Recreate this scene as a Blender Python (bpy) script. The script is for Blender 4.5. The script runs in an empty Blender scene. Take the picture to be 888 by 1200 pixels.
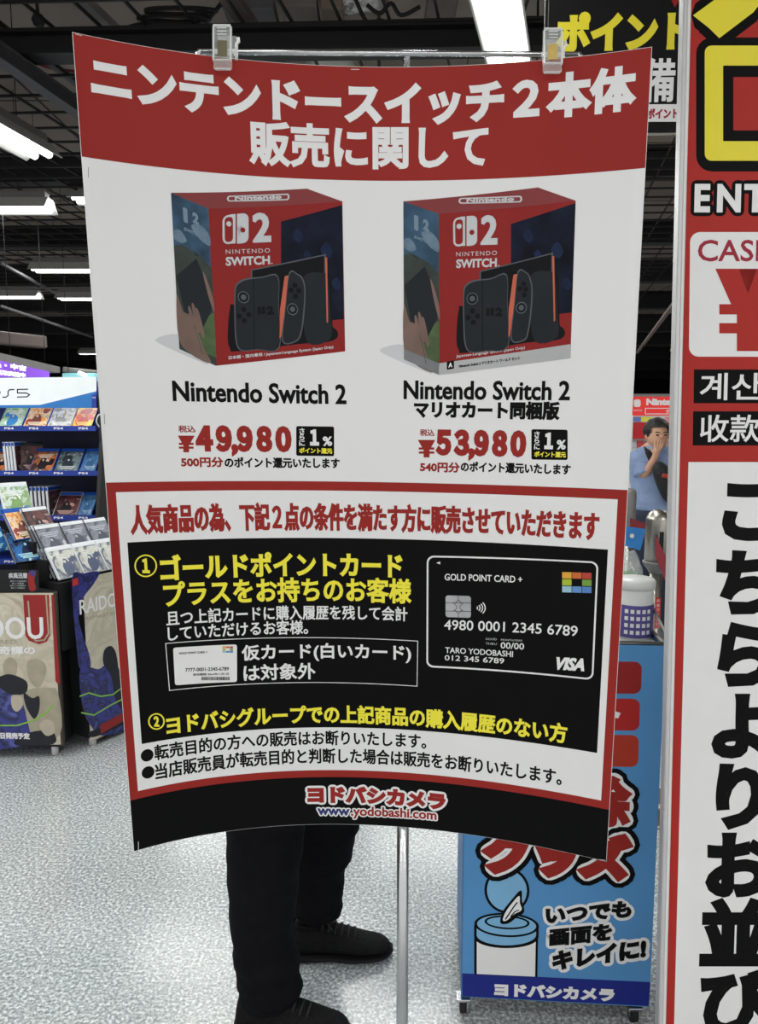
import bpy, bmesh, math, random
from mathutils import Vector, Matrix
random.seed(7)
R = math.radians
SC = bpy.context.scene
COL = SC.collection

# ------------------------------------------------------------------ camera
FPX, PITCH, EYE = 880.0, R(6.68), 1.55
cam_data = bpy.data.cameras.new('camera')
cam_data.sensor_fit = 'VERTICAL'
cam_data.sensor_height = 36.0
cam_data.lens = 36.0 * FPX / 1200.0
cam_data.clip_start = 0.05
cam = bpy.data.objects.new('camera', cam_data)
COL.objects.link(cam)
cam.location = (0, 0, EYE)
cam.rotation_euler = (R(90) - PITCH, 0, 0)
SC.camera = cam

# ------------------------------------------------------------------ view, world
SC.view_settings.view_transform = 'Standard'
SC.view_settings.look = 'None'
SC.view_settings.gamma = 1.0
SC.view_settings.use_curve_mapping = False
SC.view_settings.exposure = 0.07
LAMP_POWER = 13.0
TUBE_GLOW = 6.0
world = bpy.data.worlds.new('store_air')  # even fill glow added in place of the remaining store's light
SC.world = world
world.use_nodes = True
wb = world.node_tree.nodes['Background']
wb.inputs['Color'].default_value = (1.0, 0.985, 0.975, 1)
wb.inputs['Strength'].default_value = 0.9
SC.cycles.max_bounces = 6
SC.cycles.diffuse_bounces = 3
SC.cycles.glossy_bounces = 3
SC.cycles.transmission_bounces = 6
SC.cycles.transparent_max_bounces = 12
SC.cycles.sample_clamp_indirect = 4.0


# ------------------------------------------------------------------ measuring helpers
def ray(px, py):
    x = (px - 444.0) / FPX
    y = (600.0 - py) / FPX
    return Vector((x, math.cos(PITCH) + y * math.sin(PITCH), -math.sin(PITCH) + y * math.cos(PITCH)))


def at(px, py, Y):
    d = ray(px, py)
    k = Y / d.y
    return Vector((d.x * k, Y, EYE + d.z * k))


def fl(px, py, z=0.0):
    d = ray(px, py)
    k = (z - EYE) / d.z
    return Vector((d.x * k, d.y * k, z))


def project(p):
    z = p[2] - EYE
    d = p[1] * math.cos(PITCH) - z * math.sin(PITCH)
    up = p[1] * math.sin(PITCH) + z * math.cos(PITCH)
    return 444 + FPX * p[0] / d, 600 - FPX * up / d


# ------------------------------------------------------------------ materials
def lin(c):
    return tuple(((v / 255.0) / 12.92 if v / 255.0 <= 0.04045 else ((v / 255.0 + 0.055) / 1.055) ** 2.4) for v in c)


MATS = {}


def mat(name, rgb, rough=0.5, metal=0.0, vary=0.06, scale=18.0, bump=0.0, spec=0.5, trans=0.0, emit=0.0, alpha=1.0, ior=1.45, bscale=None):
    """Principled surface whose colour and roughness wander a little with a noise texture."""
    if name in MATS:
        return MATS[name]
    m = bpy.data.materials.new(name)
    m.use_nodes = True
    nt = m.node_tree
    b = nt.nodes['Principled BSDF']
    c = lin(rgb)
    tc = nt.nodes.new('ShaderNodeTexCoord')
    nz = nt.nodes.new('ShaderNodeTexNoise')
    nz.inputs['Scale'].default_value = scale
    nz.inputs['Detail'].default_value = 3
    nt.links.new(tc.outputs['Object'], nz.inputs['Vector'])
    rp = nt.nodes.new('ShaderNodeValToRGB')
    rp.color_ramp.elements[0].position = 0.3
    rp.color_ramp.elements[1].position = 0.7
    lo = tuple(max(0, v * (1 - vary)) for v in c)
    hi = tuple(min(1, v * (1 + vary)) for v in c)
    rp.color_ramp.elements[0].color = (*lo, 1)
    rp.color_ramp.elements[1].color = (*hi, 1)
    nt.links.new(nz.outputs['Fac'], rp.inputs['Fac'])
    nt.links.new(rp.outputs['Color'], b.inputs['Base Color'])
    b.inputs['Roughness'].default_value = rough
    b.inputs['Metallic'].default_value = metal
    b.inputs['Specular IOR Level'].default_value = spec
    b.inputs['IOR'].default_value = ior
    b.inputs['Transmission Weight'].default_value = trans
    b.inputs['Alpha'].default_value = alpha
    if emit > 0:
        b.inputs['Emission Color'].default_value = (*c, 1)
        b.inputs['Emission Strength'].default_value = emit
    if bump > 0:
        n2 = nt.nodes.new('ShaderNodeTexNoise')
        n2.inputs['Scale'].default_value = bscale or scale * 3
        nt.links.new(tc.outputs['Object'], n2.inputs['Vector'])
        bp = nt.nodes.new('ShaderNodeBump')
        bp.inputs['Strength'].default_value = bump
        bp.inputs['Distance'].default_value = 0.01
        nt.links.new(n2.outputs['Fac'], bp.inputs['Height'])
        nt.links.new(bp.outputs['Normal'], b.inputs['Normal'])
    MATS[name] = m
    return m


def floor_material():
    m = bpy.data.materials.new('speckled_vinyl')
    m.use_nodes = True
    nt = m.node_tree
    b = nt.nodes['Principled BSDF']
    tc = nt.nodes.new('ShaderNodeTexCoord')
    n1 = nt.nodes.new('ShaderNodeTexNoise'); n1.inputs['Scale'].default_value = 105; n1.inputs['Detail'].default_value = 2.5; n1.inputs['Roughness'].default_value = 0.7
    n2 = nt.nodes.new('ShaderNodeTexNoise'); n2.inputs['Scale'].default_value = 2.2; n2.inputs['Detail'].default_value = 3
    for n in (n1, n2):
        nt.links.new(tc.outputs['Object'], n.inputs['Vector'])
    r = nt.nodes.new('ShaderNodeValToRGB')
    e = r.color_ramp.elements
    e[0].position = 0.36; e[0].color = (*lin((126, 132, 135)), 1)
    e[1].position = 0.66; e[1].color = (*lin((240, 244, 243)), 1)
    k = e.new(0.50); k.color = (*lin((172, 178, 180)), 1)
    nt.links.new(n1.outputs['Fac'], r.inputs['Fac'])
    mx = nt.nodes.new('ShaderNodeMix'); mx.data_type = 'RGBA'; mx.blend_type = 'MULTIPLY'
    r2 = nt.nodes.new('ShaderNodeValToRGB')
    r2.color_ramp.elements[0].position = 0.3; r2.color_ramp.elements[0].color = (0.86, 0.87, 0.87, 1)
    r2.color_ramp.elements[1].position = 0.7; r2.color_ramp.elements[1].color = (1, 1, 1, 1)
    nt.links.new(n2.outputs['Fac'], r2.inputs['Fac'])
    mx.inputs['Factor'].default_value = 1
    nt.links.new(r.outputs['Color'], mx.inputs['A'])
    nt.links.new(r2.outputs['Color'], mx.inputs['B'])
    nt.links.new(mx.outputs['Result'], b.inputs['Base Color'])
    b.inputs['Roughness'].default_value = 0.2
    b.inputs['Coat Weight'].default_value = 0.3
    b.inputs['Coat Roughness'].default_value = 0.18
    n3 = nt.nodes.new('ShaderNodeTexNoise'); n3.inputs['Scale'].default_value = 9; n3.inputs['Detail'].default_value = 4
    nt.links.new(tc.outputs['Object'], n3.inputs['Vector'])
    bp = nt.nodes.new('ShaderNodeBump'); bp.inputs['Strength'].default_value = 0.15; bp.inputs['Distance'].default_value = 0.006
    nt.links.new(n3.outputs['Fac'], bp.inputs['Height'])
    nt.links.new(bp.outputs['Normal'], b.inputs['Normal'])
    nt.links.new(bp.outputs['Normal'], b.inputs['Coat Normal'])
    return m


def tile_material(name, c1, c2, mortar, sc=1.0):
    m = bpy.data.materials.new(name)
    m.use_nodes = True
    nt = m.node_tree
    b = nt.nodes['Principled BSDF']
    tc = nt.nodes.new('ShaderNodeTexCoord')
    br = nt.nodes.new('ShaderNodeTexBrick')
    br.offset = 0.0
    br.inputs['Color1'].default_value = (*lin(c1), 1)
    br.inputs['Color2'].default_value = (*lin(c2), 1)
    br.inputs['Mortar'].default_value = (*lin(mortar), 1)
    br.inputs['Scale'].default_value = sc
    br.inputs['Mortar Size'].default_value = 0.012
    br.inputs['Brick Width'].default_value = 0.9
    br.inputs['Row Height'].default_value = 0.9
    nt.links.new(tc.outputs['Object'], br.inputs['Vector'])
    nt.links.new(br.outputs['Color'], b.inputs['Base Color'])
    b.inputs['Roughness'].default_value = 0.9
    return m


# print inks and stocks
WHITE = mat('white_paper', (233, 233, 233), 0.55, vary=0.012, scale=6, bump=0.05, bscale=9)
INK_W = mat('white_print', (233, 233, 233), 0.55, vary=0.01)
INK_R = mat('red_print', (152, 42, 37), 0.55, vary=0.03, scale=8, spec=0.2)
INK_K = mat('black_print', (12, 12, 13), 0.55, vary=0.05, spec=0.1)
INK_Y = mat('yellow_print', (244, 233, 62), 0.5, vary=0.02)
INK_KT = mat('black_lettering', (14, 14, 15), 0.6, vary=0.03, spec=0.12)
GREY_L = mat('pale_grey_print', (200, 202, 205), 0.5, vary=0.03)
GREY_S = mat('soft_shadow_print', (205, 207, 210), 0.5, vary=0.02)
STEEL = mat('chrome_steel', (196, 198, 200), 0.22, 1.0, vary=0.03)
BRUSH = mat('brushed_steel', (168, 164, 156), 0.33, 1.0, vary=0.06)
CLEAR = mat('clear_plastic', (236, 240, 238), 0.08, 0.0, vary=0.01, alpha=0.22, spec=1.0)
CLEARE = mat('clear_plastic_edge', (246, 249, 247), 0.1, 0.0, vary=0.02, alpha=0.72, spec=1.0)  # whiter, denser plastic that paints in the bright edge highlights
MATTE_K = mat('matt_black_paint', (22, 22, 24), 0.6, vary=0.1)
GREY_M = mat('grey_painted_metal', (120, 118, 116), 0.5, vary=0.06)
WHITE_M = mat('white_painted_metal', (225, 226, 224), 0.45, vary=0.03)
RUBBER = mat('black_rubber', (24, 24, 25), 0.7, vary=0.1)


# ------------------------------------------------------------------ object helpers
def tag(o, label=None, cat=None, group=None, kind=None):
    if label: o['label'] = label
    if cat: o['category'] = cat
    if group: o['group'] = group
    if kind: o['kind'] = kind
    return o


def empty(name, loc=(0, 0, 0), rz=0.0, rot=None):
    o = bpy.data.objects.new(name, None)
    o.empty_display_size = 0.1
    COL.objects.link(o)
    o.location = loc
    o.rotation_euler = rot if rot else (0, 0, rz)
    return o


def obj(name, bm, mats, parent=None, smooth=False, loc=None, world_coords=False):
    me = bpy.data.meshes.new(name)
    bmesh.ops.recalc_face_normals(bm, faces=bm.faces[:])
    bm.to_mesh(me)
    bm.free()
    if not isinstance(mats, (list, tuple)):
        mats = [mats]
    for m in mats:
        me.materials.append(m)
    if smooth:
        for p in me.polygons:
            p.use_smooth = True
    o = bpy.data.objects.new(name, me)
    COL.objects.link(o)
    if parent:
        o.parent = parent
        if world_coords:
            bpy.context.view_layer.update()
            o.matrix_parent_inverse = parent.matrix_world.inverted()
    if loc:
        o.location = loc
    return o


def MB():
    return bmesh.new()


def box(bm, c, s, rot=None, bev=0.0, mi=0):
    """box centred on c with full sizes s"""
    r = bmesh.ops.create_cube(bm, size=1.0)
    vs = r['verts']
    for v in vs:
        v.co = Vector((v.co.x * s[0], v.co.y * s[1], v.co.z * s[2]))
    fs = set(f for v in vs for f in v.link_faces)
    for f in fs: f.material_index = mi
    if bev > 0:
        es = list(set(e for v in vs for e in v.link_edges))
        g = bmesh.ops.bevel(bm, geom=es, offset=bev, segments=2, affect='EDGES', profile=0.5)
        vs = list(set(v for f in g['faces'] for v in f.verts) | set(v for v in vs if v.is_valid))
        fl_ = set(f for v in vs for f in v.link_faces)
        for f in fl_: f.material_index = mi
    M = (rot.to_matrix() if hasattr(rot, 'to_matrix') else rot) if rot is not None else None
    for v in vs:
        if M is not None: v.co = M @ v.co
        v.co += Vector(c)
    return vs


def tube(bm, p, q, r, n=12, r2=None, caps=True, mi=0):
    p = Vector(p); q = Vector(q)
    d = q - p
    if d.length < 1e-7: return
    z = d.normalized()
    x = z.orthogonal().normalized(); y = z.cross(x)
    r2 = r if r2 is None else r2
    a = [bm.verts.new(p + (x * math.cos(t) + y * math.sin(t)) * r) for t in [2 * math.pi * i / n for i in range(n)]]
    b = [bm.verts.new(q + (x * math.cos(t) + y * math.sin(t)) * r2) for t in [2 * math.pi * i / n for i in range(n)]]
    for i in range(n):
        f = bm.faces.new((a[i], a[(i + 1) % n], b[(i + 1) % n], b[i])); f.smooth = True; f.material_index = mi
    if caps:
        f = bm.faces.new(a[::-1]); f.material_index = mi
        f = bm.faces.new(b); f.material_index = mi


def path(bm, pts, r, n=8, mi=0):
    """round tube along a polyline"""
    pts = [Vector(p) for p in pts]
    rings = []
    up = Vector((0.12, 0.31, 0.94)).normalized()
    for i, p in enumerate(pts):
        d = (pts[min(i + 1, len(pts) - 1)] - pts[max(i - 1, 0)]).normalized()
        x = d.cross(up)
        if x.length < 1e-3: x = d.orthogonal()
        x.normalize(); y = d.cross(x)
        rr = r[i] if isinstance(r, (list, tuple)) else r
        rings.append([bm.verts.new(p + (x * math.cos(t) + y * math.sin(t)) * rr) for t in [2 * math.pi * k / n for k in range(n)]])
    for a, b in zip(rings, rings[1:]):
        for k in range(n):
            f = bm.faces.new((a[k], a[(k + 1) % n], b[(k + 1) % n], b[k])); f.smooth = True; f.material_index = mi
    bm.faces.new(rings[0][::-1]).material_index = mi
    bm.faces.new(rings[-1]).material_index = mi


def lathe(bm, prof, c=(0, 0, 0), n=24, mi=0, smooth=True):
    c = Vector(c)
    rings = []
    for r, z in prof:
        if r < 1e-5:
            rings.append([bm.verts.new(c + Vector((0, 0, z)))])
        else:
            rings.append([bm.verts.new(c + Vector((r * math.cos(2 * math.pi * i / n), r * math.sin(2 * math.pi * i / n), z))) for i in range(n)])
    for a, b in zip(rings, rings[1:]):
        for i in range(n):
            j = (i + 1) % n
            if len(a) == 1 and len(b) > 1: f = bm.faces.new((a[0], b[j], b[i]))
            elif len(b) == 1 and len(a) > 1: f = bm.faces.new((a[i], a[j], b[0]))
            elif len(a) > 1: f = bm.faces.new((a[i], a[j], b[j], b[i]))
            else: continue
            f.smooth = smooth; f.material_index = mi


def loft(bm, secs, n=24, wob=0.0, caps=True, seed=1, mi=0):
    """horizontal elliptical sections (x, y, z, rx, ry) stacked into a closed cloth or flesh form; wob adds folds"""
    rnd = random.Random(seed)
    ph = [rnd.uniform(0, 6.28) for _ in range(6)]
    rings = []
    for i, (x, y, z, rx, ry) in enumerate(secs):
        ring = []
        for k in range(n):
            t = 2 * math.pi * k / n
            w = 1 + wob * (math.sin(3 * t + ph[0] + i * 0.9) * 0.6 + math.sin(5 * t + ph[1] - i * 1.3) * 0.4 + math.sin(2 * t + ph[2] + i * 1.9) * 0.5)
            ring.append(bm.verts.new((x + rx * w * math.cos(t), y + ry * w * math.sin(t), z + wob * 0.05 * math.sin(2 * t + ph[3] + i))))
        rings.append(ring)
    for a, b in zip(rings, rings[1:]):
        for k in range(n):
            f = bm.faces.new((a[k], a[(k + 1) % n], b[(k + 1) % n], b[k])); f.smooth = True; f.material_index = mi
    if caps:
        bm.faces.new(rings[0][::-1]).material_index = mi
        bm.faces.new(rings[-1]).material_index = mi


def interp(secs, m):
    """Catmull-Rom refinement of a list of tuples"""
    out = []
    n = len(secs)
    for i in range(n - 1):
        p0 = secs[max(i - 1, 0)]; p1 = secs[i]; p2 = secs[i + 1]; p3 = secs[min(i + 2, n - 1)]
        for k in range(m):
            t = k / m
            out.append(tuple(0.5 * ((2 * b) + (-a + c) * t + (2 * a - 5 * b + 4 * c - d) * t * t + (-a + 3 * b - 3 * c + d) * t ** 3) for a, b, c, d in zip(p0, p1, p2, p3)))
    out.append(tuple(secs[-1]))
    return out


def skin_body(name, joints, bones, material, parent, root=0, sub=2):
    me = bpy.data.meshes.new(name)
    me.from_pydata([j[0] for j in joints], bones, [])
    o = bpy.data.objects.new(name, me)
    COL.objects.link(o)
    me.materials.append(material)
    sk = o.modifiers.new('skin', 'SKIN')
    sk.use_smooth_shade = True
    if not me.skin_vertices:
        bpy.context.view_layer.objects.active = o
    lay = me.skin_vertices[0].data if me.skin_vertices else None
    if lay is None:
        raise RuntimeError('no skin layer')
    for i, j in enumerate(joints):
        r = j[1]
        lay[i].radius = r if isinstance(r, tuple) else (r, r)
        lay[i].use_root = (i == root)
    ss = o.modifiers.new('sub', 'SUBSURF'); ss.levels = sub; ss.render_levels = sub
    dg = bpy.context.evaluated_depsgraph_get()
    m2 = bpy.data.meshes.new_from_object(o.evaluated_get(dg))
    o.modifiers.clear()
    o.data = m2
    m2.name = name
    for p in m2.polygons: p.use_smooth = True
    if not m2.materials: m2.materials.append(material)
    o.parent = parent
    return o


# ------------------------------------------------------------------ print surfaces and lettering
class Plane:
    """flat print surface: origin at top left, e_u to the right, e_v down, facing n"""
    step = None

    def __init__(self, o, eu, ev):
        self.o = Vector(o); self.eu = Vector(eu).normalized(); self.ev = Vector(ev).normalized()
        self.n = self.ev.cross(self.eu).normalized()
        if self.n.dot(Vector((0, 0, EYE)) - self.o) < 0: self.n.negate()

    def map(self, u, v, h):
        return self.o + self.eu * u + self.ev * v + self.n * h

    def uv(self, px, py):
        d = ray(px, py); c = Vector((0, 0, EYE))
        k = (self.o - c).dot(self.n) / d.dot(self.n)
        p = c + d * k - self.o
        return p.dot(self.eu), p.dot(self.ev)


PW, PH = 0.7833, 1.189


class Curl:
    """the hanging poster: curled toward the viewer at both sides, hanging a little away at the foot"""
    step = (PW / 60, PH / 48)

    def _y(self, a, t):
        s = 2 * a / PW
        return (1.13037 + (0.003086 - 0.025409 * t) * s + 0.07698 * t + 0.008785 * t * t
                + (-0.075828 - 0.010502 * t - 0.008245 * t * t) * s * s + (0.004413 + 0.012852 * t) * s ** 3)

    def _g(self, a, t):
        s = 2 * a / PW
        return 2 / PW * ((0.003086 - 0.025409 * t) + 2 * (-0.075828 - 0.010502 * t - 0.008245 * t * t) * s + 3 * (0.004413 + 0.012852 * t) * s * s)

    def map(self, u, v, h):
        t = v / PH; a = u - PW / 2; X = 0.0
        for i in range(6):
            g = self._g(a * (i + 0.5) / 6, t)
            X += a / 6 * math.sqrt(max(0.05, 1 - g * g))
        z = 2.00311 + (EYE - 1.5) - v * 0.99740 - 0.013933 * a
        p = Vector((-0.020998 + 0.004543 * t + X, self._y(a, t), z))
        if h:
            g = self._g(a, t)
            n = Vector((g, -math.sqrt(max(0.05, 1 - g * g)), -0.07)).normalized()
            p += n * h
        return p

    def uv(self, px, py):
        u, v = PW * (px - 110) / 610, PH * (py - 50) / 940
        for _ in range(7):
            x0, y0 = project(self.map(u, v, 0))
            x1, y1 = project(self.map(u + 1e-4, v, 0))
            x2, y2 = project(self.map(u, v + 1e-4, 0))
            a, b, c, d = (x1 - x0) / 1e-4, (x2 - x0) / 1e-4, (y1 - y0) / 1e-4, (y2 - y0) / 1e-4
            D = a * d - b * c
            ex, ey = px - x0, py - y0
            u += (d * ex - b * ey) / D
            v += (-c * ex + a * ey) / D
        return u, v


GLYPH = {}


def glyphs(s, spacing=1.0):
    """filled triangles and outline loops of a line of lettering, from Blender's own built-in font"""
    key = (s, spacing)
    if key in GLYPH: return GLYPH[key]
    c = bpy.data.curves.new('lettering', 'FONT')
    c.body = s; c.size = 1.0; c.resolution_u = 3; c.space_character = spacing
    o = bpy.data.objects.new('lettering', c)
    COL.objects.link(o)
    dg = bpy.context.evaluated_depsgraph_get()
    me = bpy.data.meshes.new_from_object(o.evaluated_get(dg))
    bm = bmesh.new(); bm.from_mesh(me)
    bmesh.ops.remove_doubles(bm, verts=bm.verts[:], dist=1e-5)
    bmesh.ops.triangulate(bm, faces=bm.faces[:])
    bm.verts.index_update()
    V = [(v.co.x, v.co.y) for v in bm.verts]
    T = [tuple(v.index for v in f.verts) for f in bm.faces]
    sg = {}
    for e in bm.edges:
        if len(e.link_faces) == 1:
            a_, b_ = e.verts
            o_ = [v for v in e.link_faces[0].verts if v is not a_ and v is not b_][0]
            s_ = (b_.co.x - a_.co.x) * (o_.co.y - a_.co.y) - (b_.co.y - a_.co.y) * (o_.co.x - a_.co.x)
            sg[(a_.index, b_.index)] = s_; sg[(b_.index, a_.index)] = -s_
    adj = {}
    for a_, b_ in sg: adj.setdefault(a_, []).append(b_)
    E = []; seen = set()
    for st_ in list(sg):
        if st_ in seen or (st_[1], st_[0]) in seen: continue
        cyc = [st_]; seen.add(st_); p_, q_ = st_
        while len(adj[q_]) == 2:
            r_ = adj[q_][0] if adj[q_][1] == p_ else adj[q_][1]
            if (q_, r_) in seen or (r_, q_) in seen: break
            seen.add((q_, r_)); cyc.append((q_, r_)); p_, q_ = q_, r_
        tot = sum(sg[k_] for k_ in cyc)            # glyph lies to the left of every a -> b
        E += cyc if tot > 0 else [(b_, a_) for a_, b_ in cyc]
    bm.free()
    bpy.data.objects.remove(o); bpy.data.curves.remove(c); bpy.data.meshes.remove(me)
    nb = {}
    for a, b in E:
        nb.setdefault(a, []).append(b); nb.setdefault(b, []).append(a)
    GLYPH[key] = (V, T, E, nb)
    return GLYPH[key]


def stroke_outline(P, E, nb, r, disc=False, both=False):
    """triangles that thicken the outline edges E of points P by r on the outer side (both sides for lines), mitred corners.
    P may be mirrored top to bottom against the glyph (v runs down), so the outer side is to the left after mapping"""
    V = []; T = []
    for a, b in E:
        pa, pb = P[a], P[b]
        d = pb - pa
        if d.length < 1e-9: continue
        d.normalize(); n = Vector((-d.y, d.x))
        c = []
        for me, other, end in ((a, b, 0), (b, a, 1)):
            off = n * r
            if not disc and len(nb[me]) == 2:
                o2 = nb[me][0] if nb[me][1] == other else nb[me][1]
                d2 = (P[me] - P[o2]) if end == 0 else (P[o2] - P[me])
                if d2.length > 1e-9:
                    d2.normalize(); n2 = Vector((-d2.y, d2.x))
                    m = n + n2
                    if m.length > 0.75:
                        off = m / m.dot(n) * r
            c.append((P[me] + off, P[me] - off if both else P[me]))
        i = len(V)
        V += [c[0][0], c[1][0], c[1][1], c[0][1]]
        T += [(i, i + 1, i + 2), (i, i + 2, i + 3)]
    if disc:
        for a in nb:
            i = len(V)
            V += [P[a] + Vector((math.cos(k * math.pi / 5), math.sin(k * math.pi / 5))) * r for k in range(10)]
            T += [(i, i + k, i + k + 1) for k in range(1, 9)]
    return V, T


class Print:
    """collects flat shapes in (u, v) of a print surface and links them as ONE mesh lying on it"""
    GAP = 0.0002

    def __init__(self, surf, name, parent, label=None, base=1):
        self.s = surf; self.name = name; self.parent = parent; self.label = label; self.base = base
        self.items = []; self.k = 0

    def _layer(self, layer):
        if layer is None:
            layer = self.base + self.k * 0.5
            self.k += 1
        return layer

    def tris(self, V, T, m, layer=None, stag=False):
        self.items.append((V, T, m, self._layer(layer), stag))

    def uvpoly(self, pts, m, layer=None):
        bm = bmesh.new()
        vs = [bm.verts.new((p[0], p[1], 0)) for p in pts]
        bm.faces.new(vs)
        bmesh.ops.triangulate(bm, faces=bm.faces[:])
        bm.verts.index_update()
        T = [tuple(v.index for v in f.verts) for f in bm.faces]
        V = [Vector((v.co.x, v.co.y)) for v in bm.verts]
        bm.free()
        self.tris(V, T, m, layer)
        return self

    def poly(self, pts, m, layer=None):
        return self.uvpoly([self.s.uv(*p) for p in pts], m, layer)

    def smooth(self, pts, m, layer=None, k=4):
        """closed rounded outline through points given on the photograph"""
        n = len(pts); out = []
        for i in range(n):
            p0, p1, p2, p3 = pts[i - 1], pts[i], pts[(i + 1) % n], pts[(i + 2) % n]
            for j in range(k):
                t = j / k
                out.append(tuple(0.5 * ((2 * b) + (-a + c) * t + (2 * a - 5 * b + 4 * c - d) * t * t + (-a + 3 * b - 3 * c + d) * t ** 3) for a, b, c, d in zip(p0, p1, p2, p3)))
        return self.poly(out, m, layer)

    def quad(self, a, b, c, d, m, layer=None, r=0.0):
        """quad with corners a b c d (px), optional corner radius r as a fraction of the short side"""
        P = [Vector(self.s.uv(*p)) for p in (a, b, c, d)]
        if r <= 0: return self.uvpoly(P, m, layer)
        out = []
        L = min((P[i] - P[(i + 1) % 4]).length for i in range(4)) * r
        for i in range(4):
            p = P[i]; q = (P[i - 1] - p).normalized() * L; w = (P[(i + 1) % 4] - p).normalized() * L
            for k in range(6):
                t = k / 5 * math.pi / 2
                out.append(p + q * (1 - math.sin(t)) + w * (1 - math.cos(t)))
        return self.uvpoly(out, m, layer)

    def ell(self, c, rx, ry, m, layer=None, n=20, rot=0.0):
        a = Vector(self.s.uv(*c)); bx = Vector(self.s.uv(c[0] + 5, c[1])); by = Vector(self.s.uv(c[0], c[1] + 5))
        sx = (bx - a).length / 5; sy = (by - a).length / 5
        pts = []
        for i in range(n):
            t = 2 * math.pi * i / n
            x, y = rx * sx * math.cos(t), ry * sy * math.sin(t)
            pts.append((a.x + x * math.cos(rot) - y * math.sin(rot), a.y + x * math.sin(rot) + y * math.cos(rot)))
        return self.uvpoly(pts, m, layer)

    def line(self, pts, w, m, layer=None, closed=False):
        """open or closed line of width w (px at the photograph) through pts (px)"""
        P = [Vector(self.s.uv(*p)) for p in pts]
        q = Vector(self.s.uv(pts[0][0] + 5, pts[0][1]))
        r = (q - P[0]).length / 5 * w / 2
        n = len(P)
        E = [(i, i + 1) for i in range(n - 1)] + ([(n - 1, 0)] if closed else [])
        nb = {}
        for a, b in E:
            nb.setdefault(a, []).append(b); nb.setdefault(b, []).append(a)
        V, T = stroke_outline(P, E, nb, r, both=True)
        self.tris(V, T, m, layer, True)
        return self

    def text(self, s, L, Rr, T=None, B=None, h=None, m=None, bold=0.0, layer=None, outline=(), spacing=1.0, italic=0.0, corners=False):
        """line of lettering whose ink spans L..R (px) and either T..B (px) or height h about the line L-R.
        bold, outline radii: fractions of the ink height; outline = [(radius, material), ...] drawn below"""
        V, Tr, E, nb = glyphs(s, spacing)
        x0 = min(v[0] for v in V); x1 = max(v[0] for v in V); y0 = min(v[1] for v in V); y1 = max(v[1] for v in V)
        l = self.s.uv(*L); r = self.s.uv(*Rr)
        if T is not None:
            vt = self.s.uv(*T)[1]; vb = self.s.uv(*B)[1]
            H = vb - vt; cl = cr = (vt + vb) / 2
        else:
            c = ((L[0] + Rr[0]) / 2, (L[1] + Rr[1]) / 2)
            H = self.s.uv(c[0], c[1] + h / 2)[1] - self.s.uv(c[0], c[1] - h / 2)[1]
            cl, cr = l[1], r[1]
        b = bold * H
        W = r[0] - l[0] - 2 * b
        Hi = H - 2 * b
        P = []
        for x, y in V:
            fx = (x - x0) / (x1 - x0); fy = (y - y0) / (y1 - y0)
            P.append(Vector((l[0] + b + fx * W + italic * H * (fy - 0.5), cl + (cr - cl) * fx + (0.5 - fy) * Hi)))
        base = self._layer(layer)
        lay = base
        for rad, om in sorted(outline, key=lambda k: -k[0]):
            OV, OT = stroke_outline(P, E, nb, (rad + bold) * H, disc=True)
            self.tris(OV, OT, om, lay, True)
            self.tris(P, Tr, om, lay)
            lay += 0.6
        self.tris(P, Tr, m, lay)
        if b > 0:
            OV, OT = stroke_outline(P, E, nb, b)
            self.tris(OV, OT, m, lay + 0.02, True)
        self.k = max(self.k, int((lay + 0.25 - self.base) * 2) + 1) if layer is None else self.k
        return self

    def char(self, ch, c, size, m, bold=0.03, layer=None, outline=()):
        """one character of em size (px) centred at c (px)"""
        V, Tr, E, nb = glyphs(ch)
        u, v = self.s.uv(*c)
        k = (Vector(self.s.uv(c[0] + 5, c[1])) - Vector((u, v))).length / 5 * size
        P = [Vector((u + (x - 0.5) * k, v - (y - 0.38) * k)) for x, y in V]
        lay = self._layer(layer)
        for rad, om in outline:
            OV, OT = stroke_outline(P, E, nb, (rad + bold) * k, disc=True)
            self.tris(OV, OT, om, lay, True); self.tris(P, Tr, om, lay); lay += 0.6
        self.tris(P, Tr, m, lay)
        OV, OT = stroke_outline(P, E, nb, bold * k)
        self.tris(OV, OT, m, lay + 0.02, True)
        return self

    def yen(self, x0, x1, y0, y1, m, layer):
        w = x1 - x0; h = y1 - y0; X = lambda a: x0 + w * a; Y = lambda b: y0 + h * b
        self.poly([(X(0), Y(0)), (X(.36), Y(0)), (X(.5), Y(.30)), (X(.64), Y(0)), (X(1), Y(0)), (X(.72), Y(.5)), (X(.28), Y(.5))], m, layer)
        self.poly([(X(.06), Y(.43)), (X(.94), Y(.43)), (X(.94), Y(.555)), (X(.06), Y(.555))], m, layer + .1)
        self.poly([(X(.06), Y(.66)), (X(.94), Y(.66)), (X(.94), Y(.785)), (X(.06), Y(.785))], m, layer + .1)
        self.poly([(X(.33), Y(.45)), (X(.67), Y(.45)), (X(.67), Y(1)), (X(.33), Y(1))], m, layer + .2)
        return self

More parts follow.
